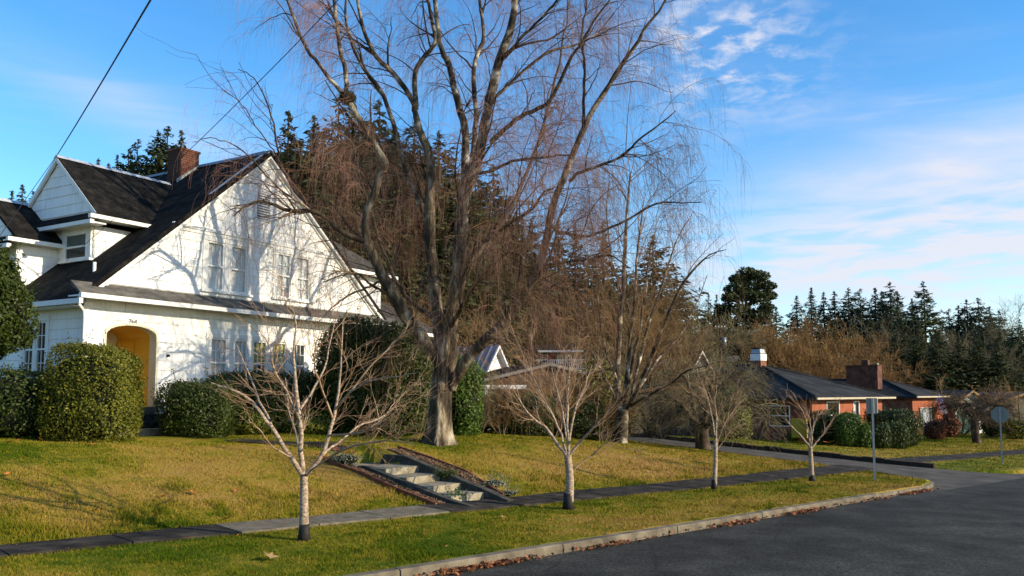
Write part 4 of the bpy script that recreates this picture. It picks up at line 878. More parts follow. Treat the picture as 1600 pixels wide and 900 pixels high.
def bare_tree(name, label, base, limbs, trunk, m_trunk, m_twig, lv, guard=0, group=None, scale=1, K=14, cat='tree', cen=None, twm=None, xmax=None):
    """trunk polyline + traced limbs + spawned twig levels; lv = list of (n, L, ang, K, up, noise, droop, rs, rmin, rmax)"""
    base = np.asarray(base); th = thing(name, label, cat, tuple(base), 0, group)
    TP = curve(trunk[0], 16); TR = np.interp(np.linspace(0, 1, 16), np.linspace(0, 1, len(trunk[1])), trunk[1]); tube_obj('trunk', TP[None], TR[None], 10, m_trunk, th, base)
    P, R = limb_set(limbs, K)
    for i in range(len(limbs)): tube_obj('limb', P[i:i+1], R[i:i+1], 7, m_trunk if R[i, 0] > .018 else (twm or m_trunk), th, base)
    cp, cr = P, R; vs = []
    for i, (n, L, an, k, up, no, dr, rs, rmin, rmax) in enumerate(lv):
        cp, cr = spawn(cp, cr, n, L, an, k, up=up, noise=no, droop=dr, tlo=.15 if i else .2, rs=rs, rmin=rmin, rmax=rmax, out_bias=cen)
        if xmax: k_ = cp[:, :, 0].max(1) < xmax-rng.random(len(cp))*.8; cp, cr = cp[k_], cr[k_]
        vs.append(tubes(cp, cr, 4 if i == 0 else 3))
    V, Fa = merge(vs); link('twigs', np_mesh('twigs', V-base, Fa, m_twig), th, kind='stuff')
    if guard:
        b = base; mb = MB().tube([(0, 0, -.03), (0, 0, guard*.5), (.0, 0, guard)], [trunk[1][0]*1.03, trunk[1][1]*1.03, trunk[1][2]*1.12], 12); mb.build('trunk_guard', black_pl, th, smooth=True)
    return th
def sapling(px, py, label, lines, tr, r0, guard, lv, gx=0):
    b = on(px, py); Y = b[1]
    T = [b+np.array([0, 0, -.1]), b]+[at(x, y, Y) for x, y in tr]
    limbs = limbs_from_px(lines, Y)
    cen = at(tr[-1][0], tr[-1][1]-60, Y)
    return bare_tree('young_birch', label, b, limbs, (T, [r0*1.55, r0*1.2, r0, r0*.92, r0*.85]), bark_sap, twig_sap, lv, guard, 'young street trees along the verge', cen=cen, twm=twig_sap)
sapling(475, 845, 'young pale birch nearest the camera, with wide bare crown before the white house', [
    ([(475, 745), (455, 715, -.1), (432, 678, -.2), (412, 650, -.3), (385, 620, -.4), (345, 603, -.5), (330, 598, -.6)], .040, .008, .008),
    ([(455, 715, -.1), (425, 697, -.4), (405, 672, -.6), (388, 655, -.7)], .016, .005, .008),
    ([(432, 678, -.2), (410, 636, .1), (395, 600, .3), (378, 560, .5), (368, 535, .6)], .022, .005, .008),
    ([(474, 745), (470, 700), (468, 650), (462, 600, .1), (458, 560, .1), (462, 510, .1), (460, 488)], .042, .006, .006),
    ([(469, 660), (450, 615, -.4), (430, 580, -.6), (420, 540, -.8), (405, 515, -.9)], .022, .005, .008),
    ([(469, 640), (488, 612, .4), (508, 570, .7), (520, 520, .9), (524, 500, 1)], .02, .005, .008),
    ([(476, 745), (500, 715), (514, 680), (524, 640, .1), (530, 600, .1), (533, 560, .1), (536, 500, .2)], .036, .006, .007),
    ([(524, 640, .1), (545, 615, -.3), (575, 595, -.6), (610, 590, -.9), (650, 583, -1.1)], .02, .005, .01),
    ([(500, 715), (530, 690, .3), (562, 665, .6), (600, 650, .9), (635, 610, 1.2)], .022, .005, .01),
    ([(515, 680), (555, 678, -.5), (592, 664, -.9), (610, 640, -1.1)], .018, .005, .01),
    ([(478, 745), (510, 715, -.4), (560, 695, -.8), (600, 690, -1.1), (650, 694, -1.4)], .018, .005, .01),
    ([(474, 735), (465, 690, .5), (452, 640, .8), (446, 590, 1)], .022, .005, .008),
    ([(520, 655, .1), (500, 600, -.6), (490, 560, -.9), (498, 525, -1)], .018, .004, .008),
    ([(545, 615, -.3), (590, 560, -.4), (625, 525, -.5), (640, 500, -.5)], .015, .004, .01)],
    [(475, 800), (475, 770), (475, 742)], .067, .24,
    [(80, (.3, .85), (25, 60), 8, .25, .12, -.02, .6, .0035, .007), (420, (.15, .55), (25, 60), 6, .25, .12, -.02, .6, .0030, .005), (850, (.06, .25), (30, 60), 4, .2, .1, 0, .7, .0028, .0038)])
sapling(888, 796, 'young birch with dense upright twigs, second street tree, black wrap at its foot', [
    ([(887, 715), (868, 690), (850, 665), (834, 655, -.2), (815, 630, -.4), (800, 605, -.5)], .036, .006, .008),
    ([(886, 712), (875, 675), (858, 640), (838, 600, .2), (825, 570, .3)], .030, .005, .008),
    ([(888, 712), (886, 660), (887, 620), (889, 580), (890, 555)], .036, .005, .008),
    ([(888, 700), (896, 650), (912, 605, .3), (925, 570, .4)], .026, .005, .008),
    ([(890, 712), (905, 690), (925, 672, -.3), (948, 645, -.5), (965, 625, -.7)], .030, .005, .008),
    ([(889, 705), (880, 650, .5), (870, 610, .8), (862, 570, 1)], .022, .005, .008),
    ([(893, 737), (910, 722), (928, 708), (950, 690, -.2), (985, 680, -.3)], .016, .004, .008)],
    [(890, 770), (890, 740), (887, 712)], .085, .32,
    [(75, (.4, 1.1), (20, 55), 8, .35, .12, -.02, .6, .004, .008), (380, (.2, .6), (20, 55), 6, .3, .12, -.02, .6, .003, .005), (900, (.1, .3), (25, 55), 4, .25, .1, 0, .7, .0026, .0035)])
sapling(1116, 766, 'thin young street tree with few twigs, third along the verge', [
    ([(1117, 680), (1112, 650), (1105, 620), (1098, 600)], .022, .005, .008), ([(1118, 690), (1120, 655), (1117, 630), (1120, 600)], .026, .005, .008),
    ([(1119, 700), (1128, 670), (1140, 650), (1155, 630)], .018, .004, .008), ([(1119, 706), (1130, 690), (1140, 675), (1150, 668)], .014, .004, .008)],
    [(1117, 740), (1118, 720), (1118, 685)], .058, .26,
    [(34, (.3, .9), (20, 55), 7, .3, .12, -.02, .6, .004, .008), (140, (.15, .5), (20, 55), 5, .3, .12, 0, .6, .003, .005)])
sapling(1269, 752, 'small young street tree forking low, fourth and farthest along the verge', [
    ([(1266, 700), (1255, 685), (1243, 672), (1230, 658), (1228, 645)], .030, .006, .008), ([(1266, 698), (1262, 670), (1255, 645), (1248, 632)], .026, .005, .008),
    ([(1267, 698), (1270, 670), (1276, 650), (1290, 640)], .026, .005, .008), ([(1268, 700), (1280, 685), (1292, 668), (1303, 652)], .028, .006, .008), ([(1267, 690), (1266, 660), (1264, 640)], .02, .004, .008)],
    [(1268, 735), (1267, 715), (1266, 698)], .068, .18,
    [(40, (.3, .8), (20, 50), 7, .4, .1, -.03, .6, .005, .01), (90, (.15, .4), (20, 50), 5, .3, .1, 0, .6, .003, .006)])
# second birch: trunk and a fan of slim stems
b = g(969, 31.5)
bare_tree('birch_tree', 'tall bare multi-stemmed tree fanning out right of the big birch', b, limbs_from_px([
    ([(970, 648), (966, 600), (965, 540), (972, 470), (976, 400), (980, 330), (985, 270)], .14, .03, .02),
    ([(976, 645), (978, 600, .5), (984, 545, .8), (990, 480, 1), (996, 400, 1.2), (1005, 320, 1.4)], .10, .025, .02),
    ([(980, 640), (1000, 600, -.5), (1020, 550, -.9), (1040, 500, -1.3), (1062, 450, -1.6), (1085, 420, -1.9), (1110, 398, -2.2), (1135, 390, -2.4)], .09, .012, .02),
    ([(985, 630), (1000, 560, .5), (1016, 500, .8), (1035, 440, 1.2), (1060, 370, 1.6), (1085, 330, 1.9)], .07, .012, .02),
    ([(975, 625), (990, 560, -1), (1003, 500, -1.4), (1010, 430, -1.8), (1020, 370, -2.1)], .07, .015, .02),
    ([(985, 635), (1010, 620, -.8), (1045, 600, -1.2), (1075, 580, -1.6), (1110, 570, -1.9), (1140, 560, -2)], .055, .012, .02),
    ([(970, 640), (950, 600, .6), (930, 560, 1), (912, 520, 1.4), (900, 480, 1.7)], .06, .012, .02),
    ([(966, 600), (945, 540, -1), (935, 480, -1.5), (938, 420, -2)], .05, .012, .02),
    ([(990, 618), (1030, 560, 1.3), (1065, 520, 1.8), (1090, 470, 2.2), (1105, 430, 2.4)], .05, .012, .02),
    ([(975, 470), (955, 400, 1), (948, 330, 1.4), (952, 270, 1.6)], .04, .01, .02)], 31.5),
    ([b+np.array([0, 0, -.3]), b, at(971, 664, 31.5), at(973, 640, 31.5)], [.34, .27, .25, .22]), bark_white, twig_brown,
    [(130, (1.0, 3.0), (20, 55), 9, .25, .11, .0, .5, .010, .02), (760, (.6, 1.7), (20, 60), 7, .1, .12, .05, .6, .006, .010), (3400, (.5, 1.5), (20, 60), 6, -.05, .09, .16, .6, .0038, .0055)], cen=at(985, 500, 31.5), xmax=8.2)
# gnarled cherry with an umbrella crown
b = g(1097, 34)
bare_tree('cherry_tree', 'gnarled old tree with a dense grey umbrella crown beside the side street', b, limbs_from_px([
    ([(1096, 672), (1080, 650), (1062, 632, -.5), (1040, 618, -.9), (1018, 612, -1.2)], .13, .03, .03), ([(1097, 670), (1085, 635, .6), (1075, 600, 1), (1062, 580, 1.2)], .11, .03, .03),
    ([(1098, 670), (1102, 640, -.6), (1110, 605, -1), (1118, 580, -1.2)], .11, .03, .03), ([(1099, 672), (1120, 645), (1142, 620, .6), (1165, 608, 1), (1190, 612, 1.2), (1205, 628, 1.3)], .12, .03, .03),
    ([(1098, 672), (1125, 650, -1), (1150, 632, -1.5), (1180, 635, -1.8), (1200, 650, -2)], .10, .025, .03), ([(1097, 668), (1095, 630, 1.3), (1100, 600, 2), (1110, 575, 2.4)], .10, .03, .03), ([(1110, 620, -1), (1140, 590, -1), (1160, 578, -1)], .06, .02, .03)], 34),
    ([b+np.array([0, 0, -.3]), b, at(1097, 685, 34), at(1097, 668, 34)], [.38, .33, .28, .26]), bark_dark, twig_grey,
    [(110, (.7, 2.0), (30, 75), 9, .1, .22, .03, .5, .014, .035), (900, (.4, 1.1), (30, 75), 7, .0, .24, .04, .6, .009, .013), (3000, (.25, .7), (30, 75), 6, -.05, .22, .08, .6, .0065, .009)], cen=at(1100, 630, 34), xmax=10.9)
# ------------------------------------------------------------------ generic bare trees and thickets (made in world space)
def wild_bare(name, label, base, h, spread, m_t, m_w, nst=5, lv=None, r=.12, group=None, cat='tree', fan=(8, 35), seed=0, fine=1.0, up=.02):
    base = np.asarray(base, float); th = thing(name, label, cat, tuple(base), 0, group); P = []; R = []
    for k in range(nst):
        a = 2*math.pi*(k+rng.uniform(-.3, .3))/nst; e = math.radians(rng.uniform(*fan)); d = np.array([math.cos(a)*math.sin(e), math.sin(a)*math.sin(e), math.cos(e)]); p = np.array([0, 0, -.2]); q = [p]
        L = h*rng.uniform(.75, 1.05)
        for i in range(11): d = nrm(d+rng.normal(0, .06, 3)+np.array([0, 0, up])); p = p+d*L/11; q.append(p)
        P.append(q); R.append(np.linspace(r, r*.18, 12)*rng.uniform(.7, 1.1))
    P = np.array(P); R = np.array(R); tube_obj('stems', P, R, 6, m_t, th, np.zeros(3), kind='stuff' if nst > 12 else None) if nst > 3 else [tube_obj('stem', P[i:i+1], R[i:i+1], 7, m_t, th, np.zeros(3)) for i in range(nst)]
    cp, cr = P, R; vs = []
    for n, L, an, k, up_, no, dr, rs, rmin, rmax in lv:
        cp, cr = spawn(cp, cr, n, (L[0]*h, L[1]*h), an, k, up=up_, noise=no, droop=dr, tlo=.2, rs=rs, rmin=rmin*fine, rmax=rmax*fine); vs.append(tubes(cp, cr, 3))
    V, Fa = merge(vs); link('twigs', np_mesh('twigs', V, Fa, m_w), th, kind='stuff'); return th
LV = [(60, (.2, .45), (20, 60), 7, .2, .1, .0, .5, .02, .05), (420, (.1, .25), (20, 60), 6, .1, .12, .0, .6, .012, .02), (1900, (.05, .14), (20, 60), 5, .05, .12, .02, .6, .009, .012)]
LVS = [(140, (.15, .4), (15, 50), 6, .2, .12, .0, .6, .008, .014), (800, (.08, .22), (20, 60), 5, .1, .14, .0, .6, .005, .008), (1800, (.05, .12), (20, 60), 4, .1, .14, .0, .6, .004, .005)]
# thicket of shrubs behind the lawn, between the birch and the second tree
for i, (px, Y, h, nst, m, lab) in enumerate([(750, 29, 2.0, 16, twig_grey, 'upright bare grey stems of the thicket next to the green shrub'), (785, 30, 1.7, 18, twig_brown, 'brown bare shrub in the thicket left of the garage post'),
     (822, 30.5, 1.7, 18, twig_brown, 'low brown bare shrub in the middle of the thicket'), (862, 31, 1.9, 20, twig_orange, 'orange brown bare shrub behind the second young birch'),
     (902, 32, 2.1, 20, twig_brown, 'dense brown bare shrub left of the multi-stemmed tree'), (940, 32.5, 2.3, 22, twig_orange, 'dense tawny bare shrub touching the multi-stemmed tree'), (715, 31, 1.7, 14, twig_brown, 'tall bare shrub right behind the big birch trunk')]):
    wild_bare('bare_shrub', lab, g(px, Y), h, 1, twig_grey if i % 2 else bark_dark, m, nst, LVS, .022, 'bare thicket behind the lawn', 'shrub', (4, 38), fine=1.1)
# ------------------------------------------------------------------ EVERGREEN SHRUBS
shrub('clipped_bush', 'large rounded clipped bush with yellow green leaves left of the entry', 'bush', g(147, 19.9)-np.array([0, 0, .12]), (.95, .95, 2.25), 30000, leaf_hedge, .062, .45, .12, 11)
shrub('tree_shrub', 'dark leafy round crowned shrub tree cut by the left edge of the frame', 'tree', g(-26, 18.5), (.80, .85, 2.35), 17000, leaf_dark, .085, .0, .5, 12, zlift=1.75, stem=True)
shrub('evergreen_bush', 'dark shaded bush in the lower left corner by the house side wall', 'bush', g(15, 20), (1.2, 1.1, 1.65), 11000, leaf_dark, .07, .3, .18, 13)
shrub('evergreen_bush', 'small dark bush between the left corner bush and the large clipped one', 'bush', g(68, 21.0), (.6, .6, 1.1), 5000, leaf_dark, .07, .3, .2, 14)
shrub('evergreen_bush', 'dark green bush right of the entry steps', 'bush', g(314, 22.4), (.90, .9, 1.42), 17000, leaf_dark, .065, .35, .14, 15)
shrub('evergreen_bush', 'dark hedge bush under the left end of the five windows', 'bush', g(388, 25.0), (1.15, .9, 1.75), 12000, leaf_dark, .07, .4, .14, 16)
shrub('evergreen_bush', 'dark hedge bush under the middle of the five windows', 'bush', g(448, 26.2), (1.2, .9, 1.75), 12000, leaf_dark, .07, .4, .14, 17)
shrub('evergreen_bush', 'dark hedge bush between the five windows and the big laurel', 'bush', g(506, 27.0), (1.2, .9, 1.9), 11000, leaf_dark, .07, .3, .16, 18)
shrub('low_shrub', 'low yellow green shrub at the foot of the window hedge', 'shrub', g(392, 23.9), (.55, .4, .62), 4200, leaf_yel, .06, 0, .3, 19, loose=.2)
shrub('low_shrub', 'low yellow green shrub seen through the nearest young birch', 'shrub', g(480, 25.1), (.8, .45, .65), 4500, leaf_yel, .06, 0, .3, 20, loose=.2)
shrub('laurel', 'tall dark glossy laurel reaching the eaves at the right end of the house', 'shrub', g(590, 26.3), (1.60, 1.4, 3.45), 42000, leaf_dark, .095, .35, .16, 21, loose=.13)
shrub('laurel', 'narrow bright green shrub just right of the big birch trunk', 'shrub', g(722, 27.6), (.62, .7, 2.5), 9000, leaf_bright, .085, .2, .25, 22, loose=.2)
shrub('evergreen_bush', 'low dark green bush at the back of the lawn near the thicket', 'bush', g(812, 30.6), (1.2, .8, 1.5), 7000, leaf_dark, .07, .1, .3, 23)
shrub('evergreen_bush', 'low dark green bush behind the second young birch', 'bush', g(880, 31.6), (1.5, .8, 1.6), 8000, leaf_dark, .07, .1, .3, 24)
shrub('evergreen_bush', 'dark bush left of the white carport post behind the bare shrubs', 'bush', g(748, 31.5), (.9, .8, 1.3), 5000, leaf_dark, .07, .1, .3, 27)
shrub('evergreen_bush', 'dark bush directly left of the multi-stemmed tree base', 'bush', g(938, 33.0), (1.2, .8, 1.5), 6000, leaf_dark, .07, .1, .3, 28)
shrub('yellow_shrub', 'yellow leaved shrub behind the thicket left of the multi-stemmed tree', 'shrub', g(938, 33.5), (1.1, .8, 3.0), 6000, leaf_yel, .09, 0, .35, 25, loose=.3)
shrub('yellow_shrub', 'yellow green shrub tree glowing behind the gnarled cherry', 'shrub', g(1142, 39), (.95, .9, 2.7), 7000, leaf_yel, .09, 0, .3, 26, loose=.25)
# ------------------------------------------------------------------ HILLSIDE AND FAR TREES
forest = mat('forest_floor', [(.020, .022, .010), (.045, .038, .018), (.07, .055, .028)], .25, 1, .8, 2)
sheet('hillside', np.concatenate([np.linspace(-700, -40, 20), np.linspace(-35, 140, 60), np.linspace(150, 900, 30)]), np.concatenate([np.linspace(50, 90, 20), np.linspace(95, 790, 40)]), lambda T, N_: zg(T, N_)+.12*sst(N_, 50, 54)-.02, forest)
def oriented(C, D, Nn, ln, wd):
    D = nrm(D-(D*Nn).sum(1, keepdims=True)*Nn); B = np.cross(Nn, D); ln = ln[:, None]; wd = wd[:, None]
    V = np.stack([C-D*ln*.45, C+B*wd*.5, C+D*ln*.55, C-B*wd*.5], 1).reshape(-1, 3); return V, np.arange(len(V)).reshape(-1, 4)
def conifer_data(h, rad, seed, nwh=54, nb=9, shape=.85, bottom=.10, gap=.12, dens=17):
    r = np.random.default_rng(seed); C, D, Nn, ln, wd = [], [], [], [], []
    side = r.uniform(.72, 1.18, 8); lay = r.uniform(.72, 1.2, nwh); lay = .5*lay+.5*np.roll(lay, 1)
    for i in range(nwh):
        f = bottom+(1-bottom)*(i/(nwh-1))**.95; R = rad*(max((1-f), .004)**shape*lay[i]+.015)
        for k in range(nb if f < .93 else 5):
            if r.random() < gap: continue
            a = r.uniform(0, 2*math.pi); L = R*side[int((a % (2*math.pi))/(2*math.pi)*8) % 8]*r.uniform(.55, 1.2); d = np.array([math.cos(a), math.sin(a), 0]); z = h*f+r.uniform(-.25, .25)
            n = max(int(dens*L/rad*1.3)+4, 5); s_ = np.sqrt(np.linspace(.04, 1, n)); sg = -r.uniform(.15, .5); dz = sg*L*s_+.30*L*s_**3
            o = r.uniform(-1, 1, n)*(1-s_*.75)*L*.34; t = np.array([-d[1], d[0], 0])
            P = d*(L*s_)[:, None]+np.stack([np.zeros(n), np.zeros(n), z+dz], 1)+t*o[:, None]+r.normal(0, .05, (n, 3))
            C.append(P); D.append(d+t*np.sign(o)[:, None]*r.uniform(.2, 1.1, (n, 1))+np.stack([np.zeros(n), np.zeros(n), r.uniform(-.8, .25, n)], 1)); Nn.append(np.array([0, 0, 1.])+d*r.uniform(0, .9, (n, 1))+r.normal(0, .5, (n, 3)))
            q = (.45+.55*min(1, L/rad*2.2)); ln.append(r.uniform(.5, 1.05, n)*q); wd.append(r.uniform(.18, .38, n)*q)
    return oriented(np.concatenate(C), np.concatenate(D), nrm(np.concatenate(Nn)), np.concatenate(ln), np.concatenate(wd))
CON = []
def con_variant(k, rad, **kw):
    V, Fa = conifer_data(20, rad, 50+k, **kw); me = {}
    for m in (needle, needle_b, needle_y):
        if me: q = list(me.values())[0].copy(); q.materials.clear(); q.materials.append(m); me[m.name] = q
        else: me[m.name] = np_mesh('crown', V, Fa, m)
    CON.append(me)
con_variant(0, 5.4); con_variant(1, 6.8, gap=.14, shape=.78, nb=11, dens=20); con_variant(2, 4.8, gap=.08); con_variant(3, 7.0, gap=.24, nb=10, shape=.72, bottom=.15, dens=20); con_variant(4, 5.8, gap=.10, shape=.95)
trunk_me = MB().tube([(0, 0, -1.5), (0, 0, 8), (0, 0, 20.2)], [.34, .22, .03], 7).build('trunk', bark_dark); trunk_mesh = trunk_me.data; bpy.data.objects.remove(trunk_me)
def conifer(px, top, Y, k, label, m=needle, group=None, wide=1.0, name='fir_tree'):
    b = g(px, Y); h = at(px, top, Y)[2]-b[2]
    th = thing(name, label, 'tree', tuple(b), rng.uniform(0, 6.28), group); th.scale = (h/20*wide, h/20*wide, h/20)
    link('trunk', trunk_mesh, th); link('crown', CON[k][m.name], th); return th
BK = 'dark fir in the ridge row behind the bare birch'
for px, top, Y, k, wd_, lab in [
    (21, 290, 100, 0, 1, 'middle fir of the three small ones above the roof at the left frame edge'), (4, 300, 98, 2, 1, 'leftmost small fir cut by the left frame edge above the roof'), (38, 301, 102, 4, 1, 'rightmost of the three small firs at the left frame edge'),
    (140, 251, 112, 2, .9, 'small pale fir just right of the dormer peak, leftmost above the dormer ridge'), (156, 257, 114, 0, .8, 'lowest small fir above the middle of the dormer ridge'), (170, 245, 112, 4, .9, 'third small fir from the dormer peak above the dormer ridge'),
    (188, 236, 98, 1, .9, 'lower dark fir with a lumpy crown left of the brick chimney'), (202, 221, 97, 3, .85, 'open branched dark fir above the right end of the dormer ridge'), (234, 208, 95, 1, 1, 'tall dark fir second left of the brick chimney'), (249, 201, 95, 3, 1, 'tallest fir directly left of the brick chimney'), (272, 207, 93, 4, 1, 'olive toned fir rising behind the brick chimney')]:
    conifer(px, top, Y, k, lab, needle_b if Y > 110 else needle, 'firs above the house roof', wd_)
for px, top, Y, k, wd_, lab in [(442, 176, 84, 0, 1, 'dark fir with a sharp top just right of the gable peak'), (484, 184, 86, 4, 1, 'fir second right of the gable peak'), (522, 157, 82, 3, 1, 'tall open fir below the bird nest'), (549, 168, 84, 1, 1, 'fir directly right of the tall one below the bird nest'),
    (588, 163, 80, 1, 1.1, 'tall broad fir seen between the two left birch stems'), (644, 195, 82, 3, 1.1, 'broad dark fir behind the left main stem of the birch'), (683, 211, 78, 1, 1.15, 'broad fir with spreading boughs left of the central birch stems'), (771, 262, 80, 1, 1.1, 'fir right of the central birch stems'),
    (720, 300, 86, 0, 1.1, 'lower fir hidden behind the central birch stems'), (831, 344, 98, 0, 1, 'far fir left of the right birch stem'), (873, 351, 104, 2, 1.1, 'far fir behind the right birch stem'), (900, 349, 106, 4, 1.1, 'far fir just right of the right birch stem'), (944, 347, 104, 0, 1.1, 'far fir left of the multi-stemmed tree'),
    (1023, 371, 84, 1, 1.45, 'solid dark cone shaped fir right of the multi-stemmed tree')]:
    conifer(px, top, Y, k, lab, needle if Y < 98 else needle_b, 'firs on the hill behind the birch', wd_)
for px, top, Y, k in [(462, 225, 74, 1), (505, 235, 72, 3), (540, 222, 74, 0), (573, 230, 70, 1), (612, 240, 72, 4), (655, 262, 70, 1), (700, 280, 70, 3), (740, 305, 72, 0), (470, 300, 64, 4), (800, 345, 78, 3), (560, 300, 62, 1), (620, 320, 62, 0), (670, 345, 62, 4), (850, 400, 84, 1), (920, 400, 84, 3), (980, 410, 84, 1), (1060, 440, 92, 3), (430, 240, 76, 0), (450, 330, 60, 1), (500, 300, 60, 3), (590, 370, 58, 1), (700, 370, 62, 3), (750, 380, 66, 1), (640, 400, 58, 4), (880, 430, 76, 1), (1000, 450, 78, 3), (945, 440, 78, 1), (448, 215, 92, 1), (500, 205, 94, 3), (566, 195, 92, 1), (612, 205, 92, 0), (664, 235, 90, 1), (705, 262, 90, 3), (742, 280, 92, 1), (795, 310, 92, 3)]:
    conifer(px, top, Y, k, 'dark fir in the dense lower row behind the big birch', needle, 'dense lower firs behind the birch', 1.5)
R_LAB = ['small far fir left of the tall pair right of the clumpy pine', 'second far fir right of the clumpy pine', 'third far fir right of the clumpy pine', 'fourth far fir right of the clumpy pine', 'fir over the left end of the far brick house ridge', 'fir left of the wide far brick chimney', 'fir above the wide far brick chimney', 'narrow fir just right of the wide chimney', 'tall pointed fir between the wide chimney and the lone tall fir', 'short fir left of the lone tall fir', 'small fir touching the lone tall fir on its left', 'lone tall fir with wide open boughs above the signposts', 'first low fir right of the lone tall fir', 'second low fir right of the lone tall fir', 'rounded fir right of the lone tall fir', 'narrow fir above the octagonal sign', 'low fir right of the octagonal sign', 'last low fir before the right frame edge']
for (px, top, Y, k), lab in zip([(1248, 463, 150, 0), (1271, 451, 148, 4), (1291, 458, 150, 2), (1308, 456, 150, 0), (1330, 452, 148, 1), (1348, 453, 152, 3), (1372, 451, 150, 0), (1383, 457, 150, 2), (1396, 443, 146, 1), (1407, 456, 148, 0), (1430, 468, 152, 4), (1449, 442, 128, 1), (1487, 484, 150, 3), (1502, 478, 150, 0), (1516, 470, 150, 1), (1534, 467, 148, 3), (1551, 480, 150, 0), (1565, 487, 148, 1)], R_LAB):
    conifer(px, top, Y, k, lab, needle_b if px != 1449 else needle, 'far firs along the right skyline', 1.25 if px != 1449 else 1.15)
conifer(1441, 507, 112, 4, 'yellowish olive conifer standing before the dark far firs', needle_y, None, 1.2)
conifer(1335, 500, 118, 0, 'bright green conifer behind the left part of the far brick roof', needle_y, None, 1.2)
conifer(1598, 500, 105, 1, 'dark fir cut by the right frame edge', needle, None, 1.1)
conifer(1109, 458, 112, 0, 'thin far fir left of the clumpy pine', needle_b, None, .9); conifer(1122, 462, 114, 2, 'small far fir touching the clumpy pine on its left', needle_b, None, .9)
for px, top, Y in [(1215, 480, 140), (1262, 500, 130), (1300, 495, 130), (1360, 500, 120), (1385, 505, 118), (1412, 500, 118), (1465, 515, 118), (1490, 520, 120), (1515, 515, 118), (1540, 512, 120), (1565, 520, 116), (1585, 515, 116), (1375, 535, 92), (1400, 518, 94), (1430, 522, 94), (1470, 520, 92), (1500, 528, 92), (1530, 522, 92), (1560, 530, 92), (1620, 500, 110), (1660, 490, 112), (1700, 480, 115)]:
    conifer(px, top, Y, (px*7) % 5, 'dark fir in the solid lower mass behind the far brick house', needle, 'lower firs behind the far brick house', 1.45)
# the clumpy pine
def pine():
    b = g(1165, 92); th = thing('pine_tree', 'dark pine with rounded clumps of foliage right of the utility pole', 'tree', tuple(b)); Z = lambda x, y: at(x, y, 92)-b
    MB().tube([(0, 0, -1), Z(1163, 540), Z(1166, 480), Z(1165, 440)], [.4, .32, .2, .06], 8).build('trunk', bark_dark, th, smooth=True)
    cl = [(1165, 432, .9), (1182, 430, .9), (1150, 440, .8), (1192, 446, .8), (1145, 452, .9), (1172, 450, 1.1), (1198, 460, .7), (1140, 468, .8), (1160, 466, 1), (1184, 468, 1.1), (1200, 482, .8), (1132, 482, .8), (1150, 486, 1.1), (1175, 490, 1.2), (1195, 500, 1), (1125, 497, .7), (1140, 505, 1.1), (1162, 510, 1.2), (1185, 515, 1.1), (1128, 520, .9), (1148, 528, 1), (1172, 532, 1.1), (1118, 535, .6), (1136, 545, .9), (1160, 550, 1.1), (1185, 540, 1), (1200, 525, .8), (1118, 512, .5)]
    C, S, P = [], [], []
    for x, y, r in cl:
        for dpt in (-1.2, 1.0):
            c = Z(x, y)+np.array([rng.normal(0, .25), dpt*rng.uniform(.3, 1.3), rng.normal(0, .2)]); n = 330
            q = nrm(rng.normal(size=(n, 3)))*rng.uniform(.35, 1.0, (n, 1))**.6*np.array([1.25, 1.2, .72])*r*.95; C.append(c+q); P.append([Z(1164, y+18), (Z(1164, y+10)+c)/2, c])
    C = np.concatenate(C); V, Fa = rhombs(C, nrm(rng.normal(size=C.shape)+np.array([0, 0, .6])), rng.uniform(.25, .5, len(C)), .45)
    link('crown', np_mesh('crown', V, Fa, needle), th, kind='stuff'); tube_obj('limbs', np.array(P), np.tile([.12, .09, .04], (len(P), 1)), 5, bark_dark, th, np.zeros(3), kind='stuff')
pine()
# bare woods
for i, (px, Y, top, m, lab, nst) in enumerate([(745, 70, 400, twig_brown, 'brown bare tree behind the low right limb of the big birch', 6), (818, 82, 405, twig_brown, 'brown bare tree under the right birch stem', 6), (872, 82, 420, twig_orange, 'tawny bare tree right of the low right birch limb', 6), (930, 80, 415, twig_brown, 'brown bare tree left behind the multi-stemmed tree', 6), (985, 62, 430, twig_orange, 'tawny bare tree directly behind the multi-stemmed tree', 7), (1040, 64, 455, twig_brown, 'brown bare tree right behind the multi-stemmed tree', 6), (700, 58, 400, twig_brown, 'brown bare tree behind the central birch trunk', 6), (640, 55, 400, twig_brown, 'brown bare tree above the rear wing roof', 6)]):
    b = g(px, Y); wild_bare('bare_tree', lab, b, (at(px, top+40, Y)[2]-b[2])*.8, 1, bark_dark, m, nst, LV, .13, 'bare woods behind the birch', fan=(5, 30), fine=1.25, up=.03)
for px, Y, top, m, lab in [(1085, 72, 480, twig_grey, 'grey olive bare tree left of the utility pole'), (1190, 80, 515, twig_orange, 'orange brown bare tree right of the pole, leftmost of the tawny row'), (1225, 80, 497, twig_orange, 'second orange brown bare tree behind the near brick house chimney'), (1262, 82, 492, twig_orange, 'third and tallest orange brown bare tree of the tawny row'), (1302, 82, 497, twig_orange, 'fourth orange brown bare tree of the tawny row'), (1330, 86, 522, twig_orange, 'rightmost orange brown bare tree left of the wide chimney')]:
    b = g(px, Y); wild_bare('bare_tree', lab, b, (at(px, top, Y)[2]-b[2])*.80, 1, bark_dark, m, 9, LV+[(3200, (.04, .12), (20, 60), 4, .1, .12, 0, .7, .011, .014)], .11, 'tawny bare trees behind the brick houses', fan=(8, 52), fine=1.6, up=.03)
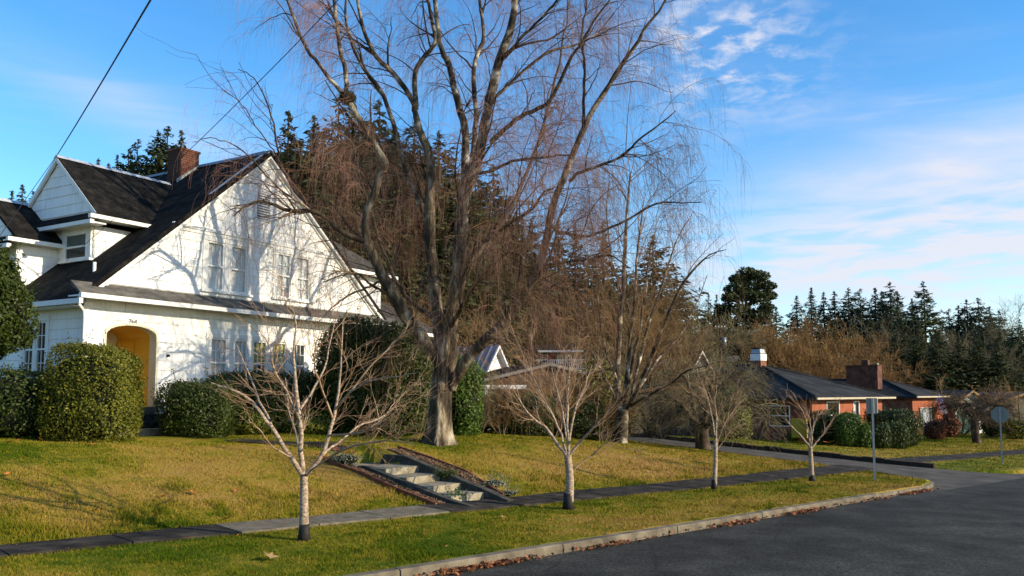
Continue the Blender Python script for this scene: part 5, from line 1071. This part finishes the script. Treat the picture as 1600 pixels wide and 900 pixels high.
for px, Y, top, lab in [(1490, 104, 500, 'pale bare tree before the dark firs right of the olive conifer'), (1512, 106, 520, 'second pale bare tree before the low right firs'), (1382, 108, 490, 'thin pale bare tree before the firs above the wide chimney'), (1582, 125, 470, 'faint bare tree on the skyline near the right frame edge'), (1555, 100, 540, 'brown bare tree above the far right roofs')]:
    b = g(px, Y); wild_bare('bare_tree', lab, b, (at(px, top, Y)[2]-b[2])*.78, 1, bark_dark, mat('far_grey_twig', [(.05, .04, .025), (.10, .085, .05), (.15, .13, .08)], .8, .9), 3, LV, .12, None, fan=(4, 22), fine=1.7, up=.05)
# ------------------------------------------------------------------ BRICK HOUSES
def lp(px, C, Y):   # distance along the street face at photo column px
    u = (px-800)/F; return (u*Y-C)/(ET[0]-ET[1]*u)
def hip(mb_parent, x0, x1, y0, y1, ze, zr, m, ov=.55, inset=None, name='roof', th=.16):
    X0, X1, Y0, Y1 = x0-ov, x1+ov, y0-ov, y1+ov; xm = (X0+X1)/2; i = inset or (X1-X0)/2
    A, B, C, D = (X0, Y0, ze), (X1, Y0, ze), (X1, Y1, ze), (X0, Y1, ze); P, Q = (xm, Y0+i, zr), (xm, Y1-i, zr)
    mb = MB(); b = [(p[0], p[1], p[2]-th) for p in (A, B, C, D)]
    mb.add([A, B, C, D, P, Q]+b, [(0, 1, 4), (1, 2, 5, 4), (2, 3, 5), (3, 0, 4, 5), (0, 6, 7, 1), (1, 7, 8, 2), (2, 8, 9, 3), (3, 9, 6, 0), (6, 9, 8, 7)])
    r = mb.build(name, m, mb_parent)
    MB().box(X0-.06, X1+.06, Y0-.09, Y0-.005, ze-.11, ze+.0).build('gutter', mat('tan_gutter', [(.36, .30, .20), (.45, .38, .27)], 3, .6), r); 
    c = MB()
    for a, b_ in ((A, P), (B, P), (P, Q)):
        c.tube([(a[0], a[1], a[2]+.02), (b_[0], b_[1], b_[2]+.02)], .07, 5)
    c.build('ridge_cap', slate, r); return r
Y1 = 46.0; c1 = at(1268, 612, Y1); z1 = zxy(c1[0], c1[1])-.05; X1_ = c1[0]
r1 = thing('brick_house', 'low red brick house with slate hip roof and white banded chimney', 'house', (c1[0], c1[1], z1), math.pi/2-PH)
EZ = -.34-z1
l1 = lambda px: lp(px, X1_, Y1)
wl = 9.3; H1 = [(l1(1289), l1(1309), .75, EZ-.22), (l1(1330.5), l1(1340), .1, EZ-.22)]
w = MB()
for r in cut_rects((0, wl, -.4, EZ), H1): w.box(r[0], r[1], 0, .2, r[2], r[3])
w.build('street_wall', stucco_o, r1)
w = MB()
for r in cut_rects((.2, 14, -.4, EZ), [(1.3, 2.6, .9, 2.1), (6.2, 7.6, .9, 2.0)]): w.box(0, .2, r[0], r[1], r[2], r[3])
w.box(.2, wl, 13.8, 14, -.4, EZ); w.box(wl-.2, wl, .2, 13.8, -.4, EZ); w.build('side_wall', brickm, r1)
for a, b, c, d in H1: window(a+.0, b-.0, c, d, fr3, parent=r1, cur=curtain_w if b-a < .9 else None, lites=(1, 1), dp=.15)
window(1.3, 2.6, .9, 2.1, lf, parent=r1); window(6.2, 7.6, .9, 2.0, lf, parent=r1)
hip(r1, 0, wl, 0, 14, EZ+.02, 1.72-z1, slate, .55, 6.3)
pk1 = at(1185, 560, 53.2)
def loc(root, p): 
    d = np.array(p[:2])-np.array([root.location.x, root.location.y]); return d@ET, d@EN
px_, py_ = loc(r1, pk1); ch1 = MB().box(px_-.35, px_+.35, py_-.35, py_+.35, 1.0-z1, 2.15-z1).build('chimney', brickm, r1)
MB().box(px_-.37, px_+.37, py_-.37, py_+.37, 1.98-z1, 2.40-z1).build('white_band', white, ch1); MB().prism([(px_-.32, py_-.32, 2.45-z1), (px_+.32, py_-.32, 2.45-z1), (px_+.32, py_+.32, 2.45-z1), (px_-.32, py_+.32, 2.45-z1)], [(px_-.26, py_-.26, 2.75-z1), (px_+.26, py_-.26, 2.75-z1), (px_+.26, py_+.26, 2.75-z1), (px_-.26, py_+.26, 2.75-z1)]).build('flue', metal_grey, ch1); MB().box(px_-.38, px_+.38, py_-.38, py_+.38, 2.75-z1, 2.80-z1).build('cap', black_pl, ch1)
MB().box(-.75, -.68, -.05, .85, .35, 1.40).build('yellow_screen', mat('dull_mustard', [(.42, .27, .02), (.52, .35, .04)], 3, .8), r1); MB().box(-1.0, -.85, 2.1, 2.25, .0, EZ-.4).build('porch_post', stucco_o, r1); MB().box(-1.3, 0, 3.6, 6.6, -.3, .28).build('planter_wall', concrete, r1)
Y2 = 62.0; c2 = at(1425, 612, Y2); z2 = zxy(c2[0], c2[1])-.05
r2 = thing('brick_house', 'far red brick house with a wide dark brick chimney and curtained front window', 'house', (c2[0], c2[1], z2), math.pi/2-PH)
E2 = -.35-z2; l2 = lambda px: lp(px, c2[0], Y2); wl2 = l2(1470)
H2 = [(l2(1435), l2(1452), .80, 2.05)]
w = MB()
for r in cut_rects((0, wl2, -.4, E2), H2): w.box(r[0], r[1], 0, .2, r[2], r[3])
w.build('street_wall', stucco_o, r2)
w = MB(); w.box(0, .2, .2, 6, -.4, E2); w.box(wl2-.2, wl2, .2, 10, -.4, E2); w.box(-3.5, 14, 6, 6.2, -.4, E2); w.box(-3.5, -3.3, 6.2, 24, -.4, E2); w.build('side_wall', brickm, r2)
for a, b, c, d in H2: window(a, b, c, d, fr3, parent=r2, cur=curtain_w, lites=(3, 1), split=.02); MB().box(a-.3, b+.3, -.12, 0, c-.14, c-.03).build('sill', white, r2)
for a in (H2[0][0]-.32, H2[0][1]+.02): MB().box(a, a+.28, -.04, -.002, .8, 2.05).build('shutter', brown_wall, r2)
hip(r2, 0, wl2, 0, 12, E2+.02, .98-z2, slate, .5, 4.0)
hip(r2, -3, 12, 6.5, 26, E2+.06, 2.05-z2, slate, .5, 7.0)
k0 = loc(r2, at(1360, 600, 64.5)); chw = MB().box(k0[0]-.3, k0[0]+.5, k0[1]-.7, k0[1]+1.75, .2-z2, 1.98-z2).build('chimney', mat('shade_dark_chimney_brick', [(.045, .02, .015), (.10, .042, .028), (.17, .07, .045)], 2.2, .9, .4, 50), r2)  # brick darkened to carry the shade on the broad left face
MB().box(k0[0]-.36, k0[0]+.56, k0[1]-.76, k0[1]+1.81, 1.98-z2, 2.06-z2).build('cap', brick_sp, chw); MB().box(k0[0]-.1, k0[0]+.3, k0[1]+.1, k0[1]+.6, 2.06-z2, 2.45-z2).build('flue', brick_sp, chw); MB().box(k0[0]-.05, k0[0]+.25, k0[1]-.6, k0[1]-.35, 2.06-z2, 2.20-z2).build('flue', concrete_l, chw)
# flag on its wall pole
fb = at(1462, 628, 61.5); fl = thing('flag', 'small red and white striped flag with blue corner hanging beside the far front window', 'flag', tuple(fb))
MB().tube([(0, 0, -.1), (.15, -.1, .35), (.22, -.15, .55)], .02, 6).build('pole', white, fl)
rd = mat('flag_red', [(.5, .03, .03), (.55, .05, .05)], 3, .8); bl_ = mat('flag_blue', [(.03, .04, .2), (.05, .06, .25)], 3, .8)
for k in range(13):
    x = .16+k*.052; xs = [x, x+.052]
    MB().add([(xs[0], -.1, .35-k*.03), (xs[1], -.1-.03*(k % 2), .33-k*.03), (xs[1]-.05, -.12, -.75-k*.01), (xs[0]-.05, -.12, -.75-k*.01)], [(0, 1, 2, 3)]).build('stripe', rd if k % 2 == 0 else white, fl)
MB().box(.14, .36, -.165, -.155, .05, .34).build('canton', bl_, fl)
# hedges of the brick houses
def sh(px, Y, wpx, hpx, m, label, nl, leaf=.09, boxy=.3, name='clipped_bush', cat='bush', seed=None, loose=.08, amp=.12):
    k = Y/F; shrub(name, label, cat, g(px, Y), (wpx*k/2, wpx*k/2*.9, hpx*k), nl, m, leaf, boxy, amp, seed or int(px), loose=loose)
sh(1284, 44.5, 40, 50, leaf_dark, 'dark hedge bush under the near brick house window', 5000)
sh(1322, 43.5, 36, 50, leaf_bright, 'bright green boxy clipped bush at the near brick house', 6000)
sh(1348, 43.2, 18, 36, leaf_bright, 'narrow column shaped clipped bush right of the bright boxy one', 3000)
sh(1372, 43.5, 30, 36, leaf_dark, 'round clipped bush just right of the signpost', 4000)
sh(1394, 44.5, 38, 38, leaf_dark, 'larger round clipped bush between the two brick houses', 5000)
sh(1402, 47.5, 62, 54, leaf_dark, 'tall wide dark hedge behind the round bushes', 9000)
sh(1366, 49.5, 30, 52, leaf_dark, 'tall dark bush at the right end of the near brick house', 4000)
sh(1458, 57, 36, 30, leaf_red, 'brownish red mound shrub under the far front window', 3500, .12, 0, 'mound_shrub', 'shrub', None, .25, .3)
sh(1482, 58, 30, 40, leaf_red, 'taller brownish red shrub left of the teal garage', 3500, .12, 0, 'mound_shrub', 'shrub', None, .3, .3)
sh(1550, 62, 40, 28, leaf_dark, 'low dark bush beside the teal garage', 2500, .12, 0, 'bush', 'bush', None, .2, .3)
sh(1585, 60, 40, 30, leaf_yel, 'yellow green bush at the right frame edge', 2500, .12, 0, 'bush', 'bush', None, .2, .3)
sh(1240, 47, 30, 14, leaf_bright, 'low green plant at the foot of the near brick house side', 1200, .1, 0, 'low_shrub', 'shrub')
# flat crowned ornamental tree
b = g(1522, 54)
bare_tree('flat_topped_tree', 'small dark tree with flat spreading crown near the octagonal sign', b, limbs_from_px([([(1523, 655), (1510, 642), (1498, 634, .5), (1485, 632, .8)], .13, .04, .03), ([(1523, 655), (1536, 642), (1548, 636, .5), (1560, 634, .8)], .13, .04, .03), ([(1523, 655), (1518, 638, -1), (1510, 628, -1.4)], .11, .04, .03), ([(1523, 655), (1530, 638, 1), (1538, 628, 1.5)], .11, .04, .03)], 54),
    ([b+np.array([0, 0, -.3]), b, at(1523, 668, 54), at(1523, 654, 54)], [.34, .27, .24, .22]), bark_dark, bark_dark, [(90, (.5, 1.5), (30, 80), 8, .05, .2, .03, .5, .02, .04), (900, (.3, .9), (30, 80), 6, .0, .22, .05, .6, .014, .02), (1200, (.2, .6), (30, 80), 5, .0, .22, .1, .6, .012, .015)], cen=at(1522, 640, 54))
wild_bare('bare_tree', 'brown bare tree left of the far right roofs', g(1500, 64), 3.6, 1, bark_dark, twig_brown, 6, LV, .08, None, fan=(15, 60), fine=1.0)
wild_bare('bare_tree', 'brown bare tree at the right frame edge above the lawn', g(1592, 60), 4.0, 1, bark_dark, twig_brown, 6, LV, .08, None, fan=(15, 60), fine=1.0)
b = g(1020, 40); wild_bare('bare_tree', 'small dark bare tree between the multi-stemmed tree and the gnarled one', b, 4.6, 1, bark_dark, twig_grey, 7, LV, .09, None, fan=(20, 62), fine=.8)
MB().tube([(0, 0, -.3), (0, 0, .9), (0, 0, 1.5)], [.26, .2, .17], 10).build('trunk', bark_old, bpy.data.objects[[o.name for o in bpy.data.objects if o.get('label', '').startswith('small dark bare tree between')][0]], smooth=True)
# ------------------------------------------------------------------ DISTANT HOUSES
def gable_house(name, label, px, Y, az, w, d, eave, rise, wm, rm, ribs=0, trim=trimw, wins=(), zb=None, ridge='y', cat='house', ov=.3, extras=None):
    b = g(px, Y); zb_ = b[2] if zb is None else zb
    th = thing(name, label, cat, (b[0], b[1], zb_), math.pi/2-R_(az)); base = min(0, b[2]-zb_)-.5
    # local x along the gable face (from px), y inwards; ridge along y
    MB().prism([(0, 0, base), (w, 0, base), (w, 0, eave), (w/2, 0, eave+rise), (0, 0, eave)], [(0, d, base), (w, d, base), (w, d, eave), (w/2, d, eave+rise), (0, d, eave)]).build('wall', wm, th)
    sl = rise/(w/2)
    for s in (0, 1):
        e = (-ov if s == 0 else w+ov); ze = eave-ov*sl+.06
        r = MB().slab([(e, -ov, ze), (w/2+(.002 if s else 0), -ov, eave+rise+.08), (w/2+(.002 if s else 0), d+ov, eave+rise+.08), (e, d+ov, ze)], .10).build('roof', rm, th)
        if ribs and s == ribs-1:
            n = 16
            for k in range(n):
                y = -ov+.05+(d+2*ov-.1)*k/(n-1); MB().prism([(e, y-.03, ze+.005), (w/2, y-.03, eave+rise+.085), (w/2, y+.03, eave+rise+.085), (e, y+.03, ze+.005)], [(e, y-.03, ze+.06), (w/2, y-.03, eave+rise+.14), (w/2, y+.03, eave+rise+.14), (e, y+.03, ze+.06)]).build('rib', ribm, r)
        MB().prism([(e, -ov-.05, ze-.16), (w/2, -ov-.05, eave+rise-.08), (w/2, -ov-.05, eave+rise+.09), (e, -ov-.05, ze+.02)], [(e, -ov-.004, ze-.16), (w/2, -ov-.004, eave+rise-.08), (w/2, -ov-.004, eave+rise+.09), (e, -ov-.004, ze+.02)]).build('rake_board', trim, th)
    for (x0, x1, a, c) in wins:
        f = MB().box(x0-.08, x1+.08, -.06, 0, a-.08, c+.08).build('window', trim, th); MB().box(x0, x1, -.07, -.061, a, c).build('pane', glass_d, f)
    return th
# white cottage with a ribbed metal roof
pA = at(757, 576, 55)
gable_house('cottage', 'small white gabled cottage with a blue grey ribbed metal roof', 755, 55, 27, 3.0, 7, 1.45+1.6, 1.6, white, ribm, 1, white, zb=-1.6, ov=.4)
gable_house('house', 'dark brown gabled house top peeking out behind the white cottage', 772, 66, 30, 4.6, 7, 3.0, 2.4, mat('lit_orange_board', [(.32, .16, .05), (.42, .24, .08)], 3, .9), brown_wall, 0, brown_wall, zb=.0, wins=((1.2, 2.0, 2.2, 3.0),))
gable_house('garage', 'low dark brown garage with wide shallow gable behind the thicket', 762, 47, 72, 7.4, 8, 2.72, .85, brown_wall, roofm, 0, mat('grey_trim', [(.12, .11, .10), (.17, .16, .145)], 3, .8), zb=-2.0, cat='garage')
gb = g(757, 45); gp_ = thing('garage_gate', 'white posts and beam of an open carport in front of the brown garage', 'carport', (gb[0], gb[1], -2.0), math.pi/2-R_(80))
for x in (0,): MB().box(x, x+.32, 0, .3, -.6, 2.15).build('post', white, gp_)
MB().box(-.1, 2.3, -.05, .35, 2.15, 2.36).build('beam', white, gp_); MB().box(.4, 2.2, .2, .26, .9, 1.15).build('rail', white, gp_)
# red roofed shed behind thicket
gable_house('shed', 'reddish roofed shed with a white vent pipe left of the multi-stemmed tree', 925, 52, 60, 3.2, 4, 2.6, .7, brown_wall, stucco_o, 0, brown_wall, zb=-2.0, cat='shed')
# house with the white balcony rail
bY = 64.5; bb = at(818, 575, bY); hb = thing('house', 'hillside house with dark shallow roof, red door and white balcony railing', 'house', (bb[0], bb[1], bb[2]), math.pi/2-R_(98)); hb.scale = (.75, .75, .75)
MB().box(0, 5.6, 1.4, 8, -6, 1.9).build('wall', brown_wall, hb)
MB().slab([(-.6, .1, 1.85), (6.2, .1, 1.85), (6.2, 4.5, 2.7), (-.6, 4.5, 2.7)], .15).build('roof', roofm, hb); MB().box(1.5, 6.2, 0, .1, 1.62, 1.82).build('fascia', white, hb)
MB().box(2.4, 3.0, 1.33, 1.4, .1, 1.5).build('door', mat('red_door', [(.4, .03, .03), (.5, .05, .04)], 3, .6), hb)
for x in (1.8, 3.4, 4.3): f = MB().box(x, x+.6, 1.34, 1.4, .5, 1.4).build('window', white, hb); MB().box(x+.08, x+.52, 1.33, 1.339, .58, 1.32).build('pane', glass_d, f)
MB().box(1.3, 6.2, .1, 1.4, -.12, 0).build('balcony', white, hb)
rl = MB().box(1.3, 6.2, .1, .16, .78, .86).build('railing', white, hb)
for k in range(22): MB().box(1.35+k*.225, 1.41+k*.225, .11, .15, 0, .78).build('baluster', white, rl)
# two further houses above the gnarled tree
gable_house('house', 'dark house with small white framed windows left of the open A-frame gable', 1022, 70, 62, 5.2, 6, 3.6, 1.1, brown_wall, roofm, 0, white, zb=-1.4, wins=((.7, 1.2, 2.5, 3.2), (1.6, 2.1, 2.5, 3.2), (2.6, 3.1, 2.5, 3.2)))
gable_house('house', 'house gable with bold white A-shaped rake boards left of the utility pole', 1078, 66, 68, 2.1, 5, 2.6, 1.65, mat('shingled_grey_gable', [(.14, .13, .12), (.26, .25, .23)], 9, .9, .3, 20), roofm, 0, white, zb=-1.1, wins=((.75, 1.3, 2.4, 2.95),), ov=.25)
# shaded building mass behind the gnarled tree
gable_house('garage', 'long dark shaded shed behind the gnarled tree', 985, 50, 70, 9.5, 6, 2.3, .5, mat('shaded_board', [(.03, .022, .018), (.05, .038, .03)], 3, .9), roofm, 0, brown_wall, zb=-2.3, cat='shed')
# houses at the far right
tg = gable_house('garage', 'pale house with teal garage door and brown roof at the far right', 1490, 66, 78, 3.0, 8, 2.3, 1.0, palegreen, mat('brown_roof', [(.07, .05, .035), (.13, .095, .07)], 2, .9, .4, 12), 0, tan_leaf, cat='house')
MB().box(.25, 2.1, -.05, 0, -.1, 1.75).build('garage_door', teal, tg); MB().box(2.12, 2.3, -.07, 0, -.1, 2.0).build('door_post', white, tg)
gable_house('house', 'low house with long brown roof cut by the right frame edge', 1532, 70, 84, 8, 9, 1.9, 1.3, mat('dull_olive_siding', [(.07, .065, .04), (.12, .11, .075)], 3, .8), MATS['brown_roof'], 0, tan_leaf, wins=((5.2, 6.4, .9, 1.8),))
gable_house('house', 'tiny far gable with white rake boards above the mound shrub', 1481, 100, 80, 1.3, 4, 2.4, 1.0, brown_wall, roofm, 0, white, zb=-2.0, ov=.15)
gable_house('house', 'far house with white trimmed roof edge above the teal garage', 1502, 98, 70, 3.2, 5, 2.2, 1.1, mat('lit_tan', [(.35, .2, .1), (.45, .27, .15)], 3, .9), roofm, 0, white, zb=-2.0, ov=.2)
# ------------------------------------------------------------------ POLE AND SIGNS
pb = g(1127, 68); pt = at(1127, 512, 68)[2]-pb[2]
up = thing('utility_pole', 'wooden utility pole with crossarm and grey transformer left of the dark pine', 'utility pole', tuple(pb), R_(-15))
MB().tube([(0, 0, -1), (0, 0, pt)], [.15, .10], 9).build('pole', brown_wall, up, smooth=True); ca = MB().box(-.42, .42, -.07, .07, pt-.12, pt+.02).build('crossarm', tan_leaf, up)
for x in (-.36, -.12, .12, .36): MB().tube([(x, 0, pt+.02), (x, 0, pt+.16)], .035, 6).build('insulator', white, ca)
MB().tube([(.28, 0, pt-1.5), (.28, 0, pt-.8)], .2, 12).build('transformer', metal_grey, up, smooth=True)
b = on(1367, 752); s1 = thing('signpost', 'galvanised signpost seen from behind with a small rectangular plate on the verge', 'sign', tuple(b), R_(-14)); hh = at(1366, 622, b[1])[2]-b[2]
MB().prism([(-.03, -.02, -.2), (.03, -.02, -.2), (.03, .02, -.2), (-.03, .02, -.2)], [(-.03, -.02, hh), (.03, -.02, hh), (.03, .02, hh), (-.03, .02, hh)]).build('pole', metal_grey, s1)
MB().prism([(-.17, .022, hh-.47), (.14, .022, hh-.47), (.14, .022, hh), (-.17, .022, hh)], [(-.17, .026, hh-.47), (.14, .026, hh-.47), (.14, .026, hh), (-.17, .026, hh)]).build('plate', sign_back, s1)
MB().prism([(.031, -.02, hh-.45), (.035, -.02, hh-.45), (.035, -.02, hh-.02), (.031, -.02, hh-.02)], [(.20, .28, hh-.45), (.204, .28, hh-.45), (.204, .28, hh-.02), (.20, .28, hh-.02)]).build('plate', sign_back, s1)
b = on(1566, 724); Ys = b[1]; s2 = thing('stop_sign', 'octagonal sign seen from behind on a thin metal pole beyond the side street', 'sign', tuple(b), R_(-31)); h0 = at(1564, 636, Ys)[2]-b[2]; hc = at(1564, 648, Ys)[2]-b[2]; rr_ = 13.2*Ys/F
oc = [(rr_*math.cos(math.pi/8+k*math.pi/4), rr_*math.sin(math.pi/8+k*math.pi/4)) for k in range(8)]
MB().prism([(x, .03, hc+z) for x, z in oc], [(x, .034, hc+z) for x, z in oc]).build('plate', sign_back, s2); MB().box(-.03, .03, -.02, .026, -.2, h0).build('pole', metal_grey, s2)
for z_ in (hc-.2, hc+.2): MB().tube([(0, -.03, z_), (0, -.015, z_)], .018, 6).build('bolt', metal_grey, s2)
# ------------------------------------------------------------------ GRASS, LEAVES
def grass(name, n, t0, t1, n0, n1, w0, h0_, kdist):
    t = rng.uniform(t0, t1, n*3); m = rng.uniform(n0, n1, n*3); p = t[:, None]*ET+m[:, None]*EN; d2 = (p**2).sum(1)
    pr = np.minimum(1, (kdist**2)/d2); vis = np.abs(np.arctan2(p[:, 0], p[:, 1])) < R_(34); keep = (rng.random(n*3) < pr) & vis
    keep &= (m > kerb_n(t)+.17+.05*np.sin(t*7)); nf = 12.3+.004*(t-6)+.05*np.sin(t*1.9)*.6; ff = 13.22+.020*(t-6)+.05*np.sin(t*1.3+1)*.6
    jag = rng.uniform(-.05, .05, n*3); keep &= ~((m > nf+jag) & (m < ff+jag) & (t < 29.6)); keep &= ~((m > 13.0) & (m < 14.3) & (t > 33.6))
    lx, ly = st_local(p[:, 0], p[:, 1]); keep &= ~((lx > -.3) & (lx < 3.6) & (ly > -1.24) & (ly < 1.06)); keep &= ~((lx > 3.3) & (lx < 4.9) & (np.abs(ly) < .5))
    fl_ = np.exp(-np.maximum(m-8.6, 0)/1.1); keep &= ~((t > mouth_t(m-.18)) & (t < 32.3+6.0*fl_))
    keep &= ~((t > 32.3) & (m < 9.9))
    q = p-np.array(O[:2]); uu = q@HE[:2]; ww = q@HW[:2]; keep &= ~((uu > -.1) & (uu < 20) & (ww > -.1)) & ~((uu > .4) & (uu < 2.6) & (ww > -3.2))
    t, m, p = t[keep][:n], m[keep][:n], p[keep][:n]; N_ = len(t); z = zg(t, m)+(np.sin(t*1.7+np.sin(m*1.3)*2)*.012+np.sin(m*2.3+t*.9)*.012)*sst(m, 13.3, 14.2)
    ds = np.sqrt((p**2).sum(1)); a = rng.uniform(0, 6.28, N_); wd_ = w0*(ds/11)**.9*rng.uniform(.6, 1.3, N_); tuft = .55+.9*(np.sin(p[:, 0]*3.1+np.sin(p[:, 1]*2.3)*1.7)*np.sin(p[:, 1]*2.7+1)*.5+.5)
    GR = np.random.default_rng(5).random((260, 160)); gx = (t+5)/.32; gy = (m-8)/.32; ix = np.clip(gx.astype(int), 0, 258); iy = np.clip(gy.astype(int), 0, 158); fx = gx-ix; fy = gy-iy; fx = fx*fx*(3-2*fx); fy = fy*fy*(3-2*fy)
    cl = GR[ix, iy]*(1-fx)*(1-fy)+GR[ix+1, iy]*fx*(1-fy)+GR[ix, iy+1]*(1-fx)*fy+GR[ix+1, iy+1]*fx*fy; cl = np.clip((cl-.62)/.3, 0, 1); cl = cl*np.interp(m, [8.6, 13.2, 13.4, 15, 17], [.7, .5, 1.0, .9, .4]); tuft = tuft*(1+1.1*cl)
    for tt, nn, r_ in ((3.4, 13.7, .7), (7.0, 9.2, .5), (12.5, 9.4, .3), (16, 9.4, .4)): tuft = tuft*(1+1.6*np.exp(-((t-tt)**2+(m-nn)**2)/r_**2))
    bank_ = np.exp(-((m-14.1)/.9)**2); h = h0_*rng.uniform(.5, 1.4, N_)*tuft*(ds/11)**.45*(1+.9*bank_)
    B = np.stack([np.cos(a), np.sin(a)], 1)*wd_[:, None]*.5; ln = rng.normal(0, .55, (N_, 2))*h[:, None]
    V = np.zeros((N_, 3, 3)); V[:, 0, :2] = p-B; V[:, 1, :2] = p+B; V[:, 2, :2] = p+ln; V[:, :2, 2] = z[:, None]-.012; V[:, 2, 2] = z+h
    me = np_mesh(name, V.reshape(-1, 3), np.arange(N_*3).reshape(-1, 3), turf); o = link(name, me, None, kind='stuff'); add_dry(o)
    # let single blades stray from the patch colour
    at_ = me.attributes['dry']; v = np.empty(N_*3, np.float32); at_.data.foreach_get('value', v); v += np.repeat(rng.normal(.0, .13, N_)-.26*cl, 3).astype(np.float32); at_.data.foreach_set('value', v)
    tag(o, 'short patchy green and straw coloured lawn grass', 'grass'); return o
grass('grass', 560000, -3, 30, 8.6, 25, .0105, .022, 13)
grass('grass', 120000, 28, 75, 9.5, 34, .014, .015, 60)
def litter_at(name, label, pts, size, m, cat='leaf litter'):
    n = len(pts); V, Fa = rhombs(pts, nrm(np.array([0, 0, 1.])+rng.normal(0, .45, (n, 3))), size, .8); V[1::4, 2] += size*.18; V[3::4, 2] += size*.12
    o = link(name, np_mesh(name, V, Fa, m), None, kind='stuff'); tag(o, label, cat)
n = 2300; t = rng.uniform(0, 26, n*3); w_ = .12+.88*(np.sin(t*1.9)*.5+.5)*(np.sin(t*.83+1)*.5+.5)**1.0; kk = rng.random(n*3) < w_**1.6; t = t[kk][:n]
m_ = kerb_n(t)-.05-np.abs(rng.normal(0, .07, len(t))); P_ = t[:, None]*ET+m_[:, None]*EN; z = plane(t)-.13+.012+rng.uniform(0, .05, len(t))
litter_at('leaf_litter', 'brown fallen leaves gathered in the gutter along the kerb', np.column_stack([P_, z]), rng.uniform(.03, .09, len(t)), litter)
n = 700; t = rng.uniform(0, 28, n); m_ = rng.uniform(8.9, 21, n); P_ = t[:, None]*ET+m_[:, None]*EN; lx, ly = st_local(P_[:, 0], P_[:, 1])
litter_at('scattered_leaves', 'small brown leaf crumbs scattered thinly over the lawn', np.column_stack([P_, zg(t, m_)+.035]), rng.uniform(.02, .06, n), litter)
LEAFSH = []
for a in range(5):
    A = math.radians(90+(a-2)*58); LEAFSH += [(math.cos(A-.42)*.42, math.sin(A-.42)*.42), (math.cos(A)*(1 if a != 2 else 1.1), math.sin(A)*(1 if a != 2 else 1.1))]
LEAFSH += [(math.cos(math.radians(90+2*58)+.42)*.42, math.sin(math.radians(90+2*58)+.42)*.42), (.05, -.25), (.03, -.8), (-.03, -.8), (-.05, -.25)]
def fallen(px, py, s_, m, label, group=None):
    p = on(px, py); vs = [(0, 0, .01)]+[(x*s_, y*s_, .03*s_*5*(x*x)+.02) for x, y in LEAFSH]; n = len(LEAFSH)
    o = MB().add(vs, [(0, i+1, (i+1) % n+1) for i in range(n)]).build('fallen_leaf', m); o.location = (p[0], p[1], p[2]+.04); o.rotation_euler = (rng.uniform(-.5, .5), rng.uniform(-.4, .4), rng.uniform(0, 6)); tag(o, label, 'leaf', group)
for px, py, s_ in [(18, 694, .15), (27, 692, .10), (62, 689, .11), (145, 698, .13), (12, 746, .09), (256, 780, .12), (301, 775, .14), (370, 771, .12), (42, 707, .08), (150, 803, .10), (90, 715, .08)]:
    fallen(px, py, s_*.8, orange_leaf, 'orange maple leaf lying on the left lawn bank', 'orange leaves on the left lawn')
fallen(423, 877, .13, tan_leaf, 'large tan maple leaf on the verge left of the nearest young birch foot'); fallen(787, 813, .09, tan_leaf, 'pale leaf on the verge below the sidewalk joint'); fallen(861, 818, .09, orange_leaf, 'orange leaf on the verge near the second young birch')
fallen(355, 815, .12, litter, 'brown curled leaf by the sidewalk edge left of the nearest birch')
